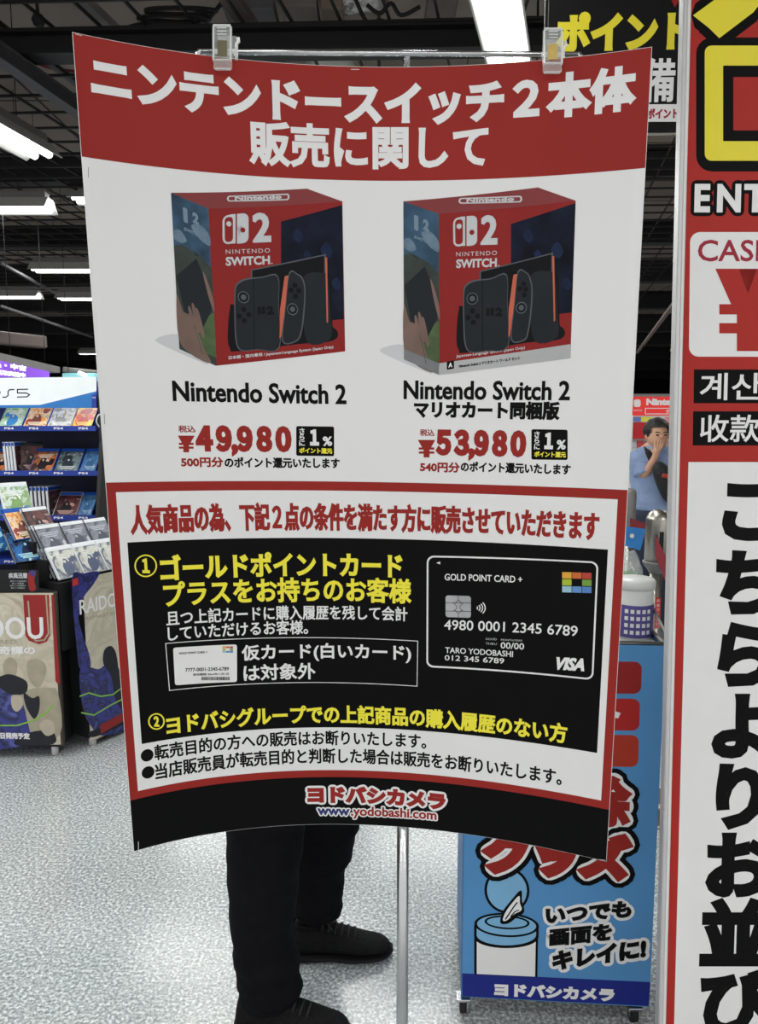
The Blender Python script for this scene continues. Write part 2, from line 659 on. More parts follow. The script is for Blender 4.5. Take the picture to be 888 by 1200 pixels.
    def done(self):
        ms = []
        verts = []; faces = []; fm = []
        for V, T, m, lay, stag in self.items:
            if m not in ms: ms.append(m)
            mi = ms.index(m)
            V2 = []; T2 = []
            for ti, t in enumerate(T):
                h = ((ti // 2) * 7 % 23) * 2.4e-6 if stag else 0.0    # overlapping pieces of one ink never coincide
                polys = [[(V[i][0], V[i][1]) for i in t]]
                if self.s.step:
                    for ax in (0, 1):
                        st = self.s.step[ax]; out = []
                        for pl in polys:
                            lo = min(p[ax] for p in pl); hi = max(p[ax] for p in pl)
                            k = math.floor(lo / st) + 1
                            while k * st < hi - 1e-9:
                                x = k * st
                                if x > lo + 1e-9:
                                    A = []; B = []
                                    for i in range(len(pl)):
                                        p = pl[i]; q = pl[(i + 1) % len(pl)]
                                        if p[ax] <= x: A.append(p)
                                        if p[ax] >= x: B.append(p)
                                        if (p[ax] < x < q[ax]) or (q[ax] < x < p[ax]):
                                            f = (x - p[ax]) / (q[ax] - p[ax])
                                            m_ = (p[0] + (q[0] - p[0]) * f, p[1] + (q[1] - p[1]) * f)
                                            A.append(m_); B.append(m_)
                                    if len(A) > 2: out.append(A)
                                    pl = B
                                k += 1
                            if len(pl) > 2: out.append(pl)
                        polys = out
                for pl in polys:
                    i0 = len(V2); V2 += [(p[0], p[1], h) for p in pl]; T2.append(tuple(range(i0, i0 + len(pl))))
            o = len(verts)
            verts += [self.s.map(p[0], p[1], lay * self.GAP + p[2]) for p in V2]
            faces += [tuple(i + o for i in t) for t in T2]
            fm += [mi] * len(T2)
        me = bpy.data.meshes.new(self.name)
        me.from_pydata(verts, [], faces)
        for m in ms: me.materials.append(m)
        me.polygons.foreach_set('material_index', fm)
        me.update()
        o = bpy.data.objects.new(self.name, me)
        COL.objects.link(o)
        if self.parent:
            o.parent = self.parent
            bpy.context.view_layer.update()
            o.matrix_parent_inverse = self.parent.matrix_world.inverted()
        if self.label: o['label'] = self.label
        return o


def wobj(name, bm, mats, parent, smooth=False):
    return obj(name, bm, mats, parent, smooth, world_coords=True)


# ================================================================== THE SETTING
CEIL = 4.1
bm = MB(); box(bm, (0, 17, -0.05), (40, 42, 0.1)); tag(obj('floor', bm, floor_material()), kind='structure')
bm = MB(); box(bm, (0, 17, CEIL + 0.05), (40, 42, 0.1))
tag(obj('ceiling', bm, tile_material('ceiling_boards', (150, 136, 126), (128, 118, 110), (50, 46, 44), 1.0)), kind='structure')
WALLK = mat('dark_store_wall', (30, 30, 33), 0.8, vary=0.15, scale=0.6)
bm = MB(); box(bm, (0, 38.1, CEIL / 2), (40, 0.2, CEIL)); tag(obj('wall_back', bm, WALLK), kind='structure')
bm = MB(); box(bm, (-19.9, 17, CEIL / 2), (0.2, 42, CEIL)); tag(obj('wall_left', bm, WALLK), kind='structure')
bm = MB(); box(bm, (19.9, 17, CEIL / 2), (0.2, 42, CEIL)); tag(obj('wall_right', bm, WALLK), kind='structure')


# ------------------------------------------------------------------ ceiling: beams, mesh grid, lights
DIRY = Vector((math.sin(R(11.3)), math.cos(R(11.3)), 0))      # aisle direction
DIRX = Vector((math.cos(R(2.5)), -math.sin(R(2.5)), 0))       # cross direction
GRIDM = mat('dark_grid_wire', (28, 27, 27), 0.55, vary=0.1)
BEAMK = mat('black_steel_beam', (17, 17, 19), 0.55, vary=0.15, scale=3)
BEAMG = mat('grey_steel_beam', (66, 64, 66), 0.5, vary=0.1, scale=3)
PINKISH = mat('dusty_brown_beam', (92, 80, 77), 0.6, vary=0.08, scale=3)
gz = EYE + 1.9
grid = tag(empty('ceiling_grid', (0, 6, gz)), 'open grid of thin dark bars hanging under the store ceiling', 'grid')


def bar_mesh(name, length, w, h, m, ex=Vector((1, 0, 0))):
    bm = MB(); box(bm, (0, 0, 0), (length, w, h))
    me = bpy.data.meshes.new(name); bm.to_mesh(me); bm.free(); me.materials.append(m)
    return me


cross = bar_mesh('cross_bar', 9.0, 0.012, 0.014, GRIDM)
longb = bar_mesh('long_bar', 11.0, 0.011, 0.014, GRIDM)
for k in range(44):
    o = bpy.data.objects.new('bar', cross); COL.objects.link(o); o.parent = grid
    o.location = (-1.0, -2.62 + 0.24 * k + 0.0, 0); o.rotation_euler.z = -R(2.5)
for k in range(34):
    o = bpy.data.objects.new('bar', longb); COL.objects.link(o); o.parent = grid
    o.location = (-4.4 + 0.235 * k, 2.6, 0.012); o.rotation_euler.z = R(90 - 11.3)


def beam(name, p, q, w, h, m, label=None, cat=None, group=None, flange=True):
    p = Vector(p); q = Vector(q); L = (q - p).length
    a = math.atan2(q.y - p.y, q.x - p.x)
    bm = MB()
    if flange:
        box(bm, (0, 0, 0), (L, w * 0.25, h))
        box(bm, (0, 0, h / 2), (L, w, h * 0.12)); box(bm, (0, 0, -h / 2), (L, w, h * 0.12))
    else:
        box(bm, (0, 0, 0), (L, w, h), bev=min(w, h) * 0.15)
    o = obj(name, bm, m)
    o.location = (p + q) / 2; o.rotation_euler.z = a
    return tag(o, label, cat, group)


GB = 'black steel beams crossing under the ceiling'
c0 = at(350, 49, 3.85)
for k, (Y, z, w, h) in enumerate([(3.85, c0.z, .12, .1), (6.3, 3.6, .14, .2), (8.3, 3.55, .15, .2), (10.6, 3.6, .18, .25), (13.0, 3.6, .2, .25), (15.5, 3.55, .2, .3), (18.5, 3.6, .2, .3), (22, 3.55, .25, .3), (26, 3.55, .25, .35), (31, 3.55, .25, .35)]):
    wdt = 4 + Y * 0.6
    lab = ['nearest black beam crossing above the top edge of the poster'][0] if k == 0 else 'black steel beam crossing the dark ceiling deeper in the store'
    beam('steel_beam', (-wdt, Y + wdt * .03, z), (wdt, Y - wdt * .03, z), w, h, BEAMK, lab, 'beam', None if k == 0 else GB)
# beams running down the aisle direction
p = at(0, 63, 3.72); beam('steel_beam', p - DIRY * 1.5, p + DIRY * 8, .07, .07, BEAMG, 'grey beam running away above the upper left light', 'beam')
p = at(40, 60, 4.3); beam('cable_duct', p - DIRY * .6, p + DIRY * 1.7, .035, .035, BEAMG, 'slim grey duct running beside the grey beam', 'duct', flange=False)
p = at(120, 22, 3.95); beam('cable_duct', p - DIRY * 1.2, p + DIRY * 2, .06, .05, GREY_M, 'pale grey duct above the top left corner of the poster', 'duct', flange=False)
p = at(285, 20, 3.9); beam('steel_beam', p - DIRY * 1.0, p + DIRY * 2.2, .09, .05, PINKISH, 'brown beam running away above the left clip', 'beam', flange=False)
p = at(-20, 391, 9.5); q = at(52, 404, 10.2)
beam('light_rail', p, q, .15, .16, PINKISH, 'brown rail hanging low above the purple banner', 'rail', flange=False)
p = at(0, 312, 7.6); q = at(66, 341, 9.4)
beam('cable_duct', p, q, .03, .03, BEAMG, 'thin grey duct between the hanging lights at left', 'duct', flange=False)
p = at(0, 361, 8.5); q = at(108, 393, 11.5)
beam('cable_duct', p, q, .03, .03, BEAMG, 'thin grey duct above the brown rail', 'duct', flange=False)
p = at(746, 422, 9.0); q = at(806, 318, 4.7)
beam('cable_duct', p, q, .028, .026, PINKISH, 'brown duct seen between poster and red signboard', 'duct', flange=False)

# loose gear above the grid: pale boards, a dark box, cable coils, a lamp bell
for k, (x0, y0, x1, y1, rgb, lab) in enumerate([
        (262, -6, 322, 26, (84, 82, 84), 'grey ceiling unit left of the brown beam end'),
        (329, -12, 372, 22, (112, 104, 98), 'pale brown ceiling board above the black beam'),
        (376, -14, 402, 24, (120, 108, 96), 'tan ceiling board above the poster centre'),
        (500, -10, 536, 18, (100, 90, 84), 'brown ceiling board beside the large bright light')]):
    a = at(x0, y0, 4.5); b = at(x1, y1, 4.5)
    bm = MB(); box(bm, (0, 0, 0), (b.x - a.x, .5, abs(a.z - b.z) * .5), bev=.01)
    tag(obj('ceiling_board', bm, mat('ceiling_board_%s' % 'abcd'[k], rgb, .8, vary=.15, scale=4), loc=((a.x + b.x) / 2, 4.7, min(a.z, b.z) + .08)), lab, 'board')
bm = MB()
for k in range(9):
    c = at(195 + k * 2.2, 20 + (k % 3) * 2, 4.15 + .01 * k)
    rr = .15 - .008 * (k % 4)
    path(bm, [c + Vector((rr * 1.25 * math.cos(t), .1 * math.sin(t), .035 * math.sin(t) + .012 * (k - 4))) for t in [2 * math.pi * i / 20 for i in range(21)]], .009, 6)
tag(obj('cable_coil', bm, MATTE_K), 'black coil of cable lying on the ceiling grid above the poster', 'cable')
bm = MB(); path(bm, [at(240, 30, 4.35), at(246, 20, 4.3), at(258, 6, 4.3), at(270, -10, 4.4)], .012, 8)
tag(obj('loose_cable', bm, MATTE_K), 'black cable running up from the coil', 'cable')
for pts, lab in (([(430, 6), (445, 16), (458, 4), (470, 18), (492, 8)], 'black cable looping left of the large bright light'),
                 ([(415, -4), (430, 26), (446, 24), (462, 30), (480, 26)], 'black cable sagging over the poster centre')):
    bm = MB(); path(bm, [at(x, y, 4.35) for x, y in interp([(float(a), float(b)) for a, b in pts], 5)], .011, 7)
    tag(obj('loose_cable', bm, MATTE_K), lab, 'cable')
bm = MB(); path(bm, [at(x, y, 4.6) for x, y in interp([(8., 56.), (30., 68.), (60., 80.), (92., 84.)], 5)], .008, 6)
tag(obj('red_cable', bm, mat('red_cable_sheath', (120, 40, 44), .5)), 'thin red cable under the left beam', 'cable')
bm = MB(); path(bm, [at(x, y, 4.5) for x, y in interp([(33., 66.), (31., 78.), (26., 86.), (21., 85.)], 5)], .008, 6)
tag(obj('loose_cable', bm, MATTE_K), 'short black cable hook hanging at upper left', 'cable')
foil = mat('crumpled_foil', (170, 168, 166), .35, .8, vary=.3, scale=30, bump=1.0, bscale=25)
bm = MB(); path(bm, [at(x, y, 4.9) for x, y in [(385., 2.), (410., 5.), (440., 0.), (452., -3.)]], .06, 12)
tag(obj('foil_duct', bm, foil), 'silver foil duct at the top of the photo', 'duct')
bm = MB()
c = at(387, 68, 4.6)
lathe(bm, [(0, .1), (.05, .1), (.06, .03), (.085, .0), (.13, -.015), (.135, -.03), (.12, -.05), (.07, -.1), (0, -.1)][::-1], c, 28)
tag(obj('ceiling_speaker', bm, mat('off_white_plastic', (188, 186, 178), .45), smooth=True), 'off white round ceiling speaker above the poster top', 'speaker')
c = at(45, 24, 4.2)
r_ = tag(empty('hanging_hook', c), 'black hook with a ball joint hanging at upper left', 'hook')
bm = MB(); tube(bm, c + Vector((0, 0, .02)), c + Vector((-.02, 0, .35)), .009); wobj('rod', bm, MATTE_K, r_)
bm = MB(); lathe(bm, [(0, -.035), (.025, -.025), (.035, 0), (.025, .025), (0, .035)], c, 14); wobj('ball', bm, MATTE_K, r_)

# --- strip lights: white reflector, two glowing tubes, the lamp light itself
TUBE = mat('glowing_tube', (250, 252, 250), .4, vary=.0, emit=TUBE_GLOW)
REFL = mat('white_reflector', (196, 196, 190), .4, vary=.02)
HOUS = mat('grey_lamp_housing', (120, 116, 112), .5, vary=.05)


def light_meshes(L):
    a = MB()
    pr = [(-.05, .09), (.05, .09), (.13, 0), (.12, 0), (.045, .06), (-.045, .06), (-.12, 0), (-.13, 0)]
    v0 = [a.verts.new((-L / 2, y, z)) for y, z in pr]; v1 = [a.verts.new((L / 2, y, z)) for y, z in pr]
    for i in range(8): a.faces.new((v0[i], v0[(i + 1) % 8], v1[(i + 1) % 8], v1[i]))
    a.faces.new(v0[::-1]); a.faces.new(v1)
    h = MB(); box(h, (0, 0, .115), (L * .98, .09, .05), bev=.006)
    t1 = MB(); tube(t1, (-L / 2 + .02, -.05, .02), (L / 2 - .02, -.05, .02), .024, 12)
    t2 = MB(); tube(t2, (-L / 2 + .02, .05, .02), (L / 2 - .02, .05, .02), .024, 12)
    out = []
    for n, b, m in (('reflector', a, REFL), ('housing', h, HOUS), ('tube', t1, TUBE), ('tube', t2, TUBE)):
        bmesh.ops.recalc_face_normals(b, faces=b.faces[:])
        me = bpy.data.meshes.new(n); b.to_mesh(me); b.free(); me.materials.append(m); out.append((n, me))
    w = MB()
    w.free()
    for s in (-1, 1):
        w = MB(); tube(w, (s * L * .4, 0, .12), (s * L * .4, 0, .9), .003, 6)
        me = bpy.data.meshes.new('hanger_wire'); w.to_mesh(me); w.free(); me.materials.append(MATTE_K); out.append(('hanger_wire', me))
    return out


LM = {L: light_meshes(L) for L in (1.25, 2.5)}


def strip_light(c, L, rz, label, group=None, power=1.0):
    e = tag(empty('strip_light', c, rz), label, 'light', group)
    for n, me in LM[L]:
        o = bpy.data.objects.new(n, me); COL.objects.link(o); o.parent = e
        if n == 'hanger_wire': o.scale.z = max(.1, (CEIL - c[2]) / .9)
    ld = bpy.data.lights.new('lamp', 'AREA'); ld.shape = 'RECTANGLE'; ld.size = L * .96; ld.size_y = .2
    ld.energy = LAMP_POWER * L * power; ld.color = (0.985, 1.0, 0.975)
    lo = bpy.data.objects.new('lamp', ld); COL.objects.link(lo); lo.parent = e; lo.location = (0, 0, -.002)
    return e


AY = R(90 - 11.3)
HL = EYE + 1.65
big_ = strip_light(Vector((.484, 3.25, HL)), 2.5, R(90 - 15.0), 'large bright strip light directly above the poster')
big_.scale.y = .8
e1 = at(52, 187, 4.95)
strip_light(e1 - DIRY * 1.25, 2.5, AY, 'strip light pointing down the aisle at upper left')
e2 = at(60, 247, 6.1)
strip_light((e2.x - 1.25, 6.1, e2.z), 2.5, 0, 'first crosswise strip light at left, below the aisle light')
e3 = at(85, 236, 6.5)
strip_light((e3.x + 1.25, 6.5, e3.z), 2.5, 0, 'strip light just peeking out beside the poster edge')
e4 = at(38, 318, 8.4); strip_light((e4.x + 1.25, 8.4, e4.z), 2.5, 0, 'crosswise strip light halfway down the left ceiling')
e5 = at(47, 349, 10.0); strip_light((e5.x - 1.25, 10.0, e5.z), 2.5, 0, 'crosswise strip light cut by the left edge of the photo')
e6 = at(68, 351, 10.0); strip_light((e6.x + 1.25, 10.0, e6.z), 2.5, 0, 'crosswise strip light right of the one cut by the photo edge')
e7 = at(93, 415, 17.5); strip_light((e7.x + 1.25, 17.5, e7.z), 2.5, 0, 'smallest strip light far down the left ceiling')
e8 = at(2, 424, 15.0); strip_light((e8.x - 1.1, 15.0, e8.z), 2.5, 0, 'strip light glowing above the purple banner')
HG = 'strip lights hidden behind poster and signboard'
HB = 'strip lights hanging behind the viewer'
for x, y in ((1.1, 8.0), (4.1, 6.2), (1.2, 10.6), (-1.0, 14.2), (5.5, 10), (-.4, 5.4)):
    strip_light((x, y, HL), 2.5, 0, 'strip light hanging out of sight behind the poster or signboard', HG)
for x, y in ((-2.6, .6), (-2.4, 2.5), (3.0, .3), (0, -1.9), (-3.2, -2.6), (3.2, -2.6)):  # added out of view to light the poster front and the left floor
    strip_light((x, y, HL), 2.5, 0, 'strip light hanging behind or beside the viewer', HB)

# ================================================================== THE POSTER
S = Curl()
pc = S.map(PW / 2, PH, 0)
poster = tag(empty('hanging_poster', (pc.x, pc.y, pc.z)), 'large curled red, white and black sales notice poster clipped to a stand', 'poster')
bm = MB()
NU, NV = 60, 48
th = 0.0003
fr = [[bm.verts.new(S.map(PW * i / NU, PH * j / NV, 0)) for i in range(NU + 1)] for j in range(NV + 1)]
bk = [[bm.verts.new(S.map(PW * i / NU, PH * j / NV, -th)) for i in range(NU + 1)] for j in range(NV + 1)]
for j in range(NV):
    for i in range(NU):
        bm.faces.new((fr[j][i], fr[j + 1][i], fr[j + 1][i + 1], fr[j][i + 1])).smooth = True
        bm.faces.new((bk[j][i], bk[j][i + 1], bk[j + 1][i + 1], bk[j + 1][i])).smooth = True
for j in range(NV):
    bm.faces.new((fr[j][0], bk[j][0], bk[j + 1][0], fr[j + 1][0]))
    bm.faces.new((fr[j][NU], fr[j + 1][NU], bk[j + 1][NU], bk[j][NU]))
for i in range(NU):
    bm.faces.new((fr[0][i], fr[0][i + 1], bk[0][i + 1], bk[0][i]))
    bm.faces.new((fr[NV][i], bk[NV][i], bk[NV][i + 1], fr[NV][i + 1]))
wobj('paper_sheet', bm, WHITE, poster)


def mm(u0, v0, u1, v1):
    return [(u0 / 1000, v0 / 1000), (u1 / 1000, v0 / 1000), (u1 / 1000, v1 / 1000), (u0 / 1000, v1 / 1000)]


W_ = PW * 1000
P = Print(S, 'red_band', poster); P.uvpoly(mm(0.6, 0.6, W_ - .6, 152), INK_R, 1); P.done()
P = Print(S, 'heading_lettering', poster)
P.text('ニンテンドースイッチ２本体', (106, 92), (745, 104), (730, 77), (730, 131), m=INK_W, bold=.05, layer=2)
P.text('販売に関して', (292, 168), (572, 168), (320, 142), (320, 194.5), m=INK_W, bold=.035, layer=2)
P.done()

# --- pictures of the two boxed consoles
BOXR = mat('box_red_print', (142, 36, 35), .5, vary=.04, scale=12, spec=.2)
BOXT = mat('box_top_red_print', (128, 34, 36), .45, vary=.04, scale=12)
SKYP = mat('box_side_blue_print', (54, 82, 106), .5, vary=.45, scale=34, spec=.2)
TREEP = mat('box_side_green_print', (36, 48, 42), .5, vary=.4, scale=40)
GRASP = mat('box_side_grass_print', (66, 90, 48), .5, vary=.3, scale=40)
DARKP = mat('console_dark_print', (36, 41, 46), .55, vary=.08, spec=.15)
DARK2 = mat('console_black_print', (17, 19, 22), .55, vary=.08, spec=.15)
DARK3 = mat('console_edge_print', (74, 80, 86), .45, vary=.08)
SCREENP = mat('screen_dark_print', (17, 23, 40), .55, vary=.6, scale=22, spec=.15)
SKINP = mat('printed_hand_print', (116, 92, 82), .5, vary=.15, scale=30)
ORANGEP = mat('orange_rail_print', (196, 92, 66), .5, vary=.05)
RINGP = mat('stick_ring_print', (74, 84, 90), .5, vary=.05)


GLOWP = mat('deep_blue_screen_print', (26, 38, 66), .55, vary=.4, scale=40, spec=.15)
SIDEP = mat('side_emblem_print', (112, 136, 154), .5, vary=.05)


def product_picture(ox, oy, sc, right):
    q = lambda x, y: (ox + x / sc, oy + y / sc)
    P = Print(S, 'box_picture', poster, 'printed picture of a red console box' + (' with white bottom strip' if right else ' with red bottom'), base=1.5)
    qs = lambda pts: [q(*p) for p in pts]
    if not right:
        TL, FT, TR, BR, FB, SB, BK = (72, 92), (228, 158), (785, 128), (797, 752), (258, 812), (107, 742), (638, 75)
    else:
        TL, FT, TR, BR, FB, SB, BK = (80, 128), (228, 180), (797, 125), (775, 780), (228, 850), (83, 785), (640, 70)
    dx, dy = (0, 0) if not right else (-7, 6)
    # soft ground shadow printed beside the box
    P.smooth(qs([(SB[0] - 100, SB[1] - 40), (SB[0], SB[1] - 60), (SB[0] + 60, SB[1] + 20), (FB[0] - 30, FB[1] - 4), (SB[0] - 40, SB[1] - 2)]), GREY_S, 1.0)
    P.poly(qs([TL, FT, FB, SB]), SKYP, 2.0)
    P.poly(qs([TL, BK, TR, FT]), BOXT, 2.0)
    P.poly(qs([FT, TR, BR, FB]), BOXR, 2.0)
    lx = lambda t: TL[0] + (FT[0] - TL[0]) * t
    # side picture: trees, handheld screen, hands
    sd = lambda a, b: (TL[0] + (FT[0] - TL[0]) * a + (SB[0] - TL[0]) * b, TL[1] + (FT[1] - TL[1]) * a + ((SB[1] - TL[1]) * (1 - a) + (FB[1] - FT[1]) * a) * b)
    P.poly(qs([sd(0, .34), sd(.2, .31), sd(.45, .36), sd(.7, .33), sd(1, .38), sd(1, 1), sd(0, 1)]), TREEP, 2.5)
    P.poly(qs([sd(.45, .8), sd(1, .66), sd(1, .95), sd(.5, .95)]), GRASP, 3.0)
    P.poly(qs([sd(.02, .53), sd(.6, .36), sd(.98, .56), sd(.93, .66), sd(.55, .86), sd(.2, .74)]), DARKP, 3.5)
    P.smooth(qs([sd(.0, .66), sd(.12, .72), sd(.3, .82), sd(.42, .74), sd(.48, .76), sd(.62, .9), sd(.84, 1.0), sd(.3, 1.0), sd(.0, .93)]), SKINP, 4.0)
    CL = mat('pale_cloud_print', (104, 126, 144), .5, vary=.2, scale=60, spec=.2)
    P.smooth(qs([sd(.5, .16), sd(.75, .13), sd(.98, .17), sd(.98, .24), sd(.7, .22)]), CL, 2.2)
    P.smooth(qs([sd(.02, .24), sd(.2, .22), sd(.36, .27), sd(.2, .30), sd(.02, .29)]), CL, 2.2)
    for fa, fb in ((.30, .70), (.40, .67), (.50, .69)):
        P.smooth(qs([sd(fa, fb), sd(fa + .08, fb + .005), sd(fa + .2, fb + .13), sd(fa + .16, fb + .17), sd(fa + .04, fb + .08)]), SKINP, 4.3)
    P.line(qs([sd(.44, .80), sd(.56, .90), sd(.62, .97)]), .5, TREEP, 4.8)
    P.smooth(qs([sd(.75, .43), sd(.84, .46), sd(1, .58), sd(1, .66), sd(.86, .56)]), SKINP, 4.0)
    P.text('2', q(*sd(.55, .1)), q(*sd(.72, .1)), h=13, m=SIDEP, bold=.08, layer=4)
    P.quad(*qs([sd(.3, .06), sd(.42, .06), sd(.42, .155), sd(.3, .155)]), SIDEP, 4, r=.3)
    P.text('SWITCH', q(*sd(.3, .2)), q(*sd(.74, .2)), h=4, m=SIDEP, bold=.06, layer=4)
    # top: oval wordmark
    if not right: oc, orx = (435, 113), 130
    else: oc, orx = (442, 122), 132
    P.quad(q(oc[0] - orx, oc[1] - 8), q(oc[0] + orx, oc[1] - 18), q(oc[0] + orx, oc[1] + 10), q(oc[0] - orx, oc[1] + 16), GREY_L, 3, r=.49)
    P.quad(q(oc[0] - orx + 7, oc[1] - 3), q(oc[0] + orx - 7, oc[1] - 12), q(oc[0] + orx - 7, oc[1] + 5), q(oc[0] - orx + 7, oc[1] + 11), BOXT, 3.5, r=.49)
    P.text('Nintendo', q(oc[0] - orx * .75, oc[1] + 2), q(oc[0] + orx * .75, oc[1] - 4), h=5, m=GREY_L, bold=.1, layer=4)
    # dark screen at the upper right
    if not right: P.poly(qs([(530, 212), (785, 143), (791, 618), (745, 622), (530, 640)]), SCREENP, 2.5)
    else: P.poly(qs([(528, 222), (797, 135), (781, 590), (700, 600), (528, 640)]), SCREENP, 2.5)
    for gx_, gy_, gr in ((600, 270, 22), (720, 330, 26), (760, 470, 20), (640, 350, 16)):
        P.smooth(qs([(gx_ - gr, gy_), (gx_, gy_ - gr * 1.3), (gx_ + gr, gy_ + 4), (gx_ + 3, gy_ + gr * 1.4)]), GLOWP, 2.75)
    d = lambda x, y: q(x + dx * (1 + (x > 600)), y + dy - (12 if right and x > 500 else 0) + (0 if not right else 0))
    D = lambda pts: [d(*p) for p in pts]
    P.smooth(D([(318, 570), (345, 560), (560, 600), (745, 650), (750, 706), (600, 722), (350, 752), (318, 740), (308, 690)]), DARK2, 3.0)
    P.poly(D([(405, 412), (717, 347), (722, 420), (740, 440), (745, 690), (640, 716), (520, 730), (405, 600)]), DARK2, 3.5)
    P.poly(D([(405, 412), (717, 347), (717, 440), (405, 470)]), DARK3, 4.0)
    P.poly(D([(410, 416), (710, 354), (710, 440), (410, 470)]), DARK2, 4.5)
    P.smooth(D([(625, 440), (700, 425), (725, 450), (735, 600), (735, 700), (640, 715), (620, 560)]), DARKP, 5.0)
    P.poly(D([(714, 362), (722, 362), (726, 630), (720, 634)]), ORANGEP, 5.5)
    # left controller with its grip
    P.smooth(D([(336, 500), (348, 468), (380, 450), (450, 442), (517, 437), (521, 560), (524, 738), (430, 746), (365, 750), (342, 715), (336, 620)]), DARK3, 5.0)
    P.smooth(D([(341, 505), (352, 474), (384, 456), (450, 447), (515, 443), (519, 560), (521, 735), (430, 743), (367, 746), (347, 712), (341, 620)]), DARKP, 5.5)
    P.poly(D([(414, 450), (417, 450), (419, 745), (416, 745)]), DARK2, 6.0)
    P.ell(d(374, 527), 24 / sc, 25 / sc, RINGP, 6.0); P.ell(d(374, 527), 20 / sc, 21 / sc, DARK2, 6.5); P.ell(d(374, 527), 12 / sc, 12 / sc, DARK3, 7)
    for a, b in ((375, 578), (396, 600), (378, 625), (357, 606)):
        P.ell(d(a, b), 11 / sc, 11 / sc, DARK2, 6.5, n=12)
    P.quad(d(432, 568), d(446, 566), d(446, 598), d(432, 600), DARK2, 6.5, r=.3)
    P.quad(d(449, 566), d(464, 564), d(464, 597), d(449, 598), DARK2, 6.5, r=.3)
    P.text('2', d(470, 582), d(500, 582), h=36 / sc, m=DARK2, bold=.09, layer=6.5)
    # right controller tilted, orange rail
    P.poly(D([(545, 440), (560, 436), (548, 560), (531, 690), (524, 700), (526, 580)]), ORANGEP, 6.0)
    P.smooth(D([(563, 426), (600, 430), (622, 450), (632, 500), (628, 590), (615, 680), (590, 714), (535, 712), (545, 580)]), DARK3, 5.5)
    P.smooth(D([(566, 431), (600, 436), (618, 455), (627, 500), (622, 590), (610, 676), (588, 708), (539, 708), (549, 580)]), DARKP, 6.0)
    P.ell(d(578, 577), 23 / sc, 25 / sc, RINGP, 6.5); P.ell(d(578, 577), 19 / sc, 20 / sc, DARK2, 7.0); P.ell(d(578, 577), 11 / sc, 12 / sc, DARK3, 7.5)
    for a, b in ((588, 478), (604, 500), (590, 523), (572, 498)):
        P.ell(d(a, b), 11 / sc, 11 / sc, DARK2, 7.0, n=12)
    # the emblem: two console halves and the figure 2
    ex = 0 if not right else 1
    ey = 0 if not right else 10
    kx = (lambda x: x) if not right else (lambda x: 288 + (x - 287) * .92)
    K = lambda x, y: q(kx(x), y + ey)
    P.quad(K(286, 188), K(341, 181), K(341, 303), K(287, 308), GREY_L, 3.0, r=.45)
    P.poly([K(320, 182), K(341, 181), K(341, 303), K(320, 304)], GREY_L, 3.0)
    P.quad(K(295, 196), K(330, 191), K(330, 295), K(296, 299), BOXR, 3.5, r=.42)
    P.ell(K(313, 222), 10.5 / sc, 11 / sc, GREY_L, 4.0)
    P.quad(K(347, 180), K(395, 176), K(395, 300), K(347, 304), GREY_L, 3.0, r=.48)
    P.poly([K(347, 180), K(368, 178), K(368, 303), K(347, 304)], GREY_L, 3.0)
    P.ell(K(371, 247), 10.5 / sc, 11 / sc, BOXR, 3.5)
    P.text('2', K(411, 238), K(488, 236), h=124 / sc, m=GREY_L, bold=.05, layer=3)
    P.text('NINTENDO', K(300, 338), K(484, 332), h=18 / sc, m=GREY_L, bold=.0, layer=3, spacing=1.25)
    P.text('SWITCH', K(300, 378), K(484, 372), h=37 / sc, m=GREY_L, bold=.05, layer=3)
    P.ell(K(492, 386), 3 / sc, 3 / sc, GREY_L, 3, n=8)
    if not right:
        P.text('日本語・国内専用 / Japanese-Language System (Japan Only)', q(312, 780), q(748, 734), h=17 / sc, m=GREY_L, bold=.03, layer=4)
    else:
        STR = mat('box_grey_strip_print', (178, 179, 180), .5, vary=.05)
        P.poly(qs([(228, 802), (776, 722), (775, 780), (228, 850)]), STR, 3.0)
        P.poly(qs([(83, 742), (228, 802), (228, 850), (83, 785)]), mat('box_grey_side_print', (120, 122, 126), .5, vary=.1, scale=30), 4.5)
        P.text('日本語・国内専用', q(395, 748), q(490, 738), h=17 / sc, m=GREY_L, bold=.03, layer=4)
        P.text('Japanese-Language System (Japan Only)', q(300, 774), q(586, 738), h=15 / sc, m=GREY_L, bold=.02, layer=4)
        P.text('Nintendo Switch 2 マリオカート ワールド セット', q(312, 814), q(566, 780), h=14 / sc, m=INK_KT, bold=.04, layer=4)
        P.quad(q(261, 795), q(291, 789), q(291, 824), q(261, 829), INK_KT, 4, r=.1)
        P.text('A', q(268, 810), q(284, 808), h=20 / sc, m=INK_W, bold=.05, layer=5)
    P.done()


product_picture(180, 200, 3.552, False)
product_picture(450, 200, 3.552, True)

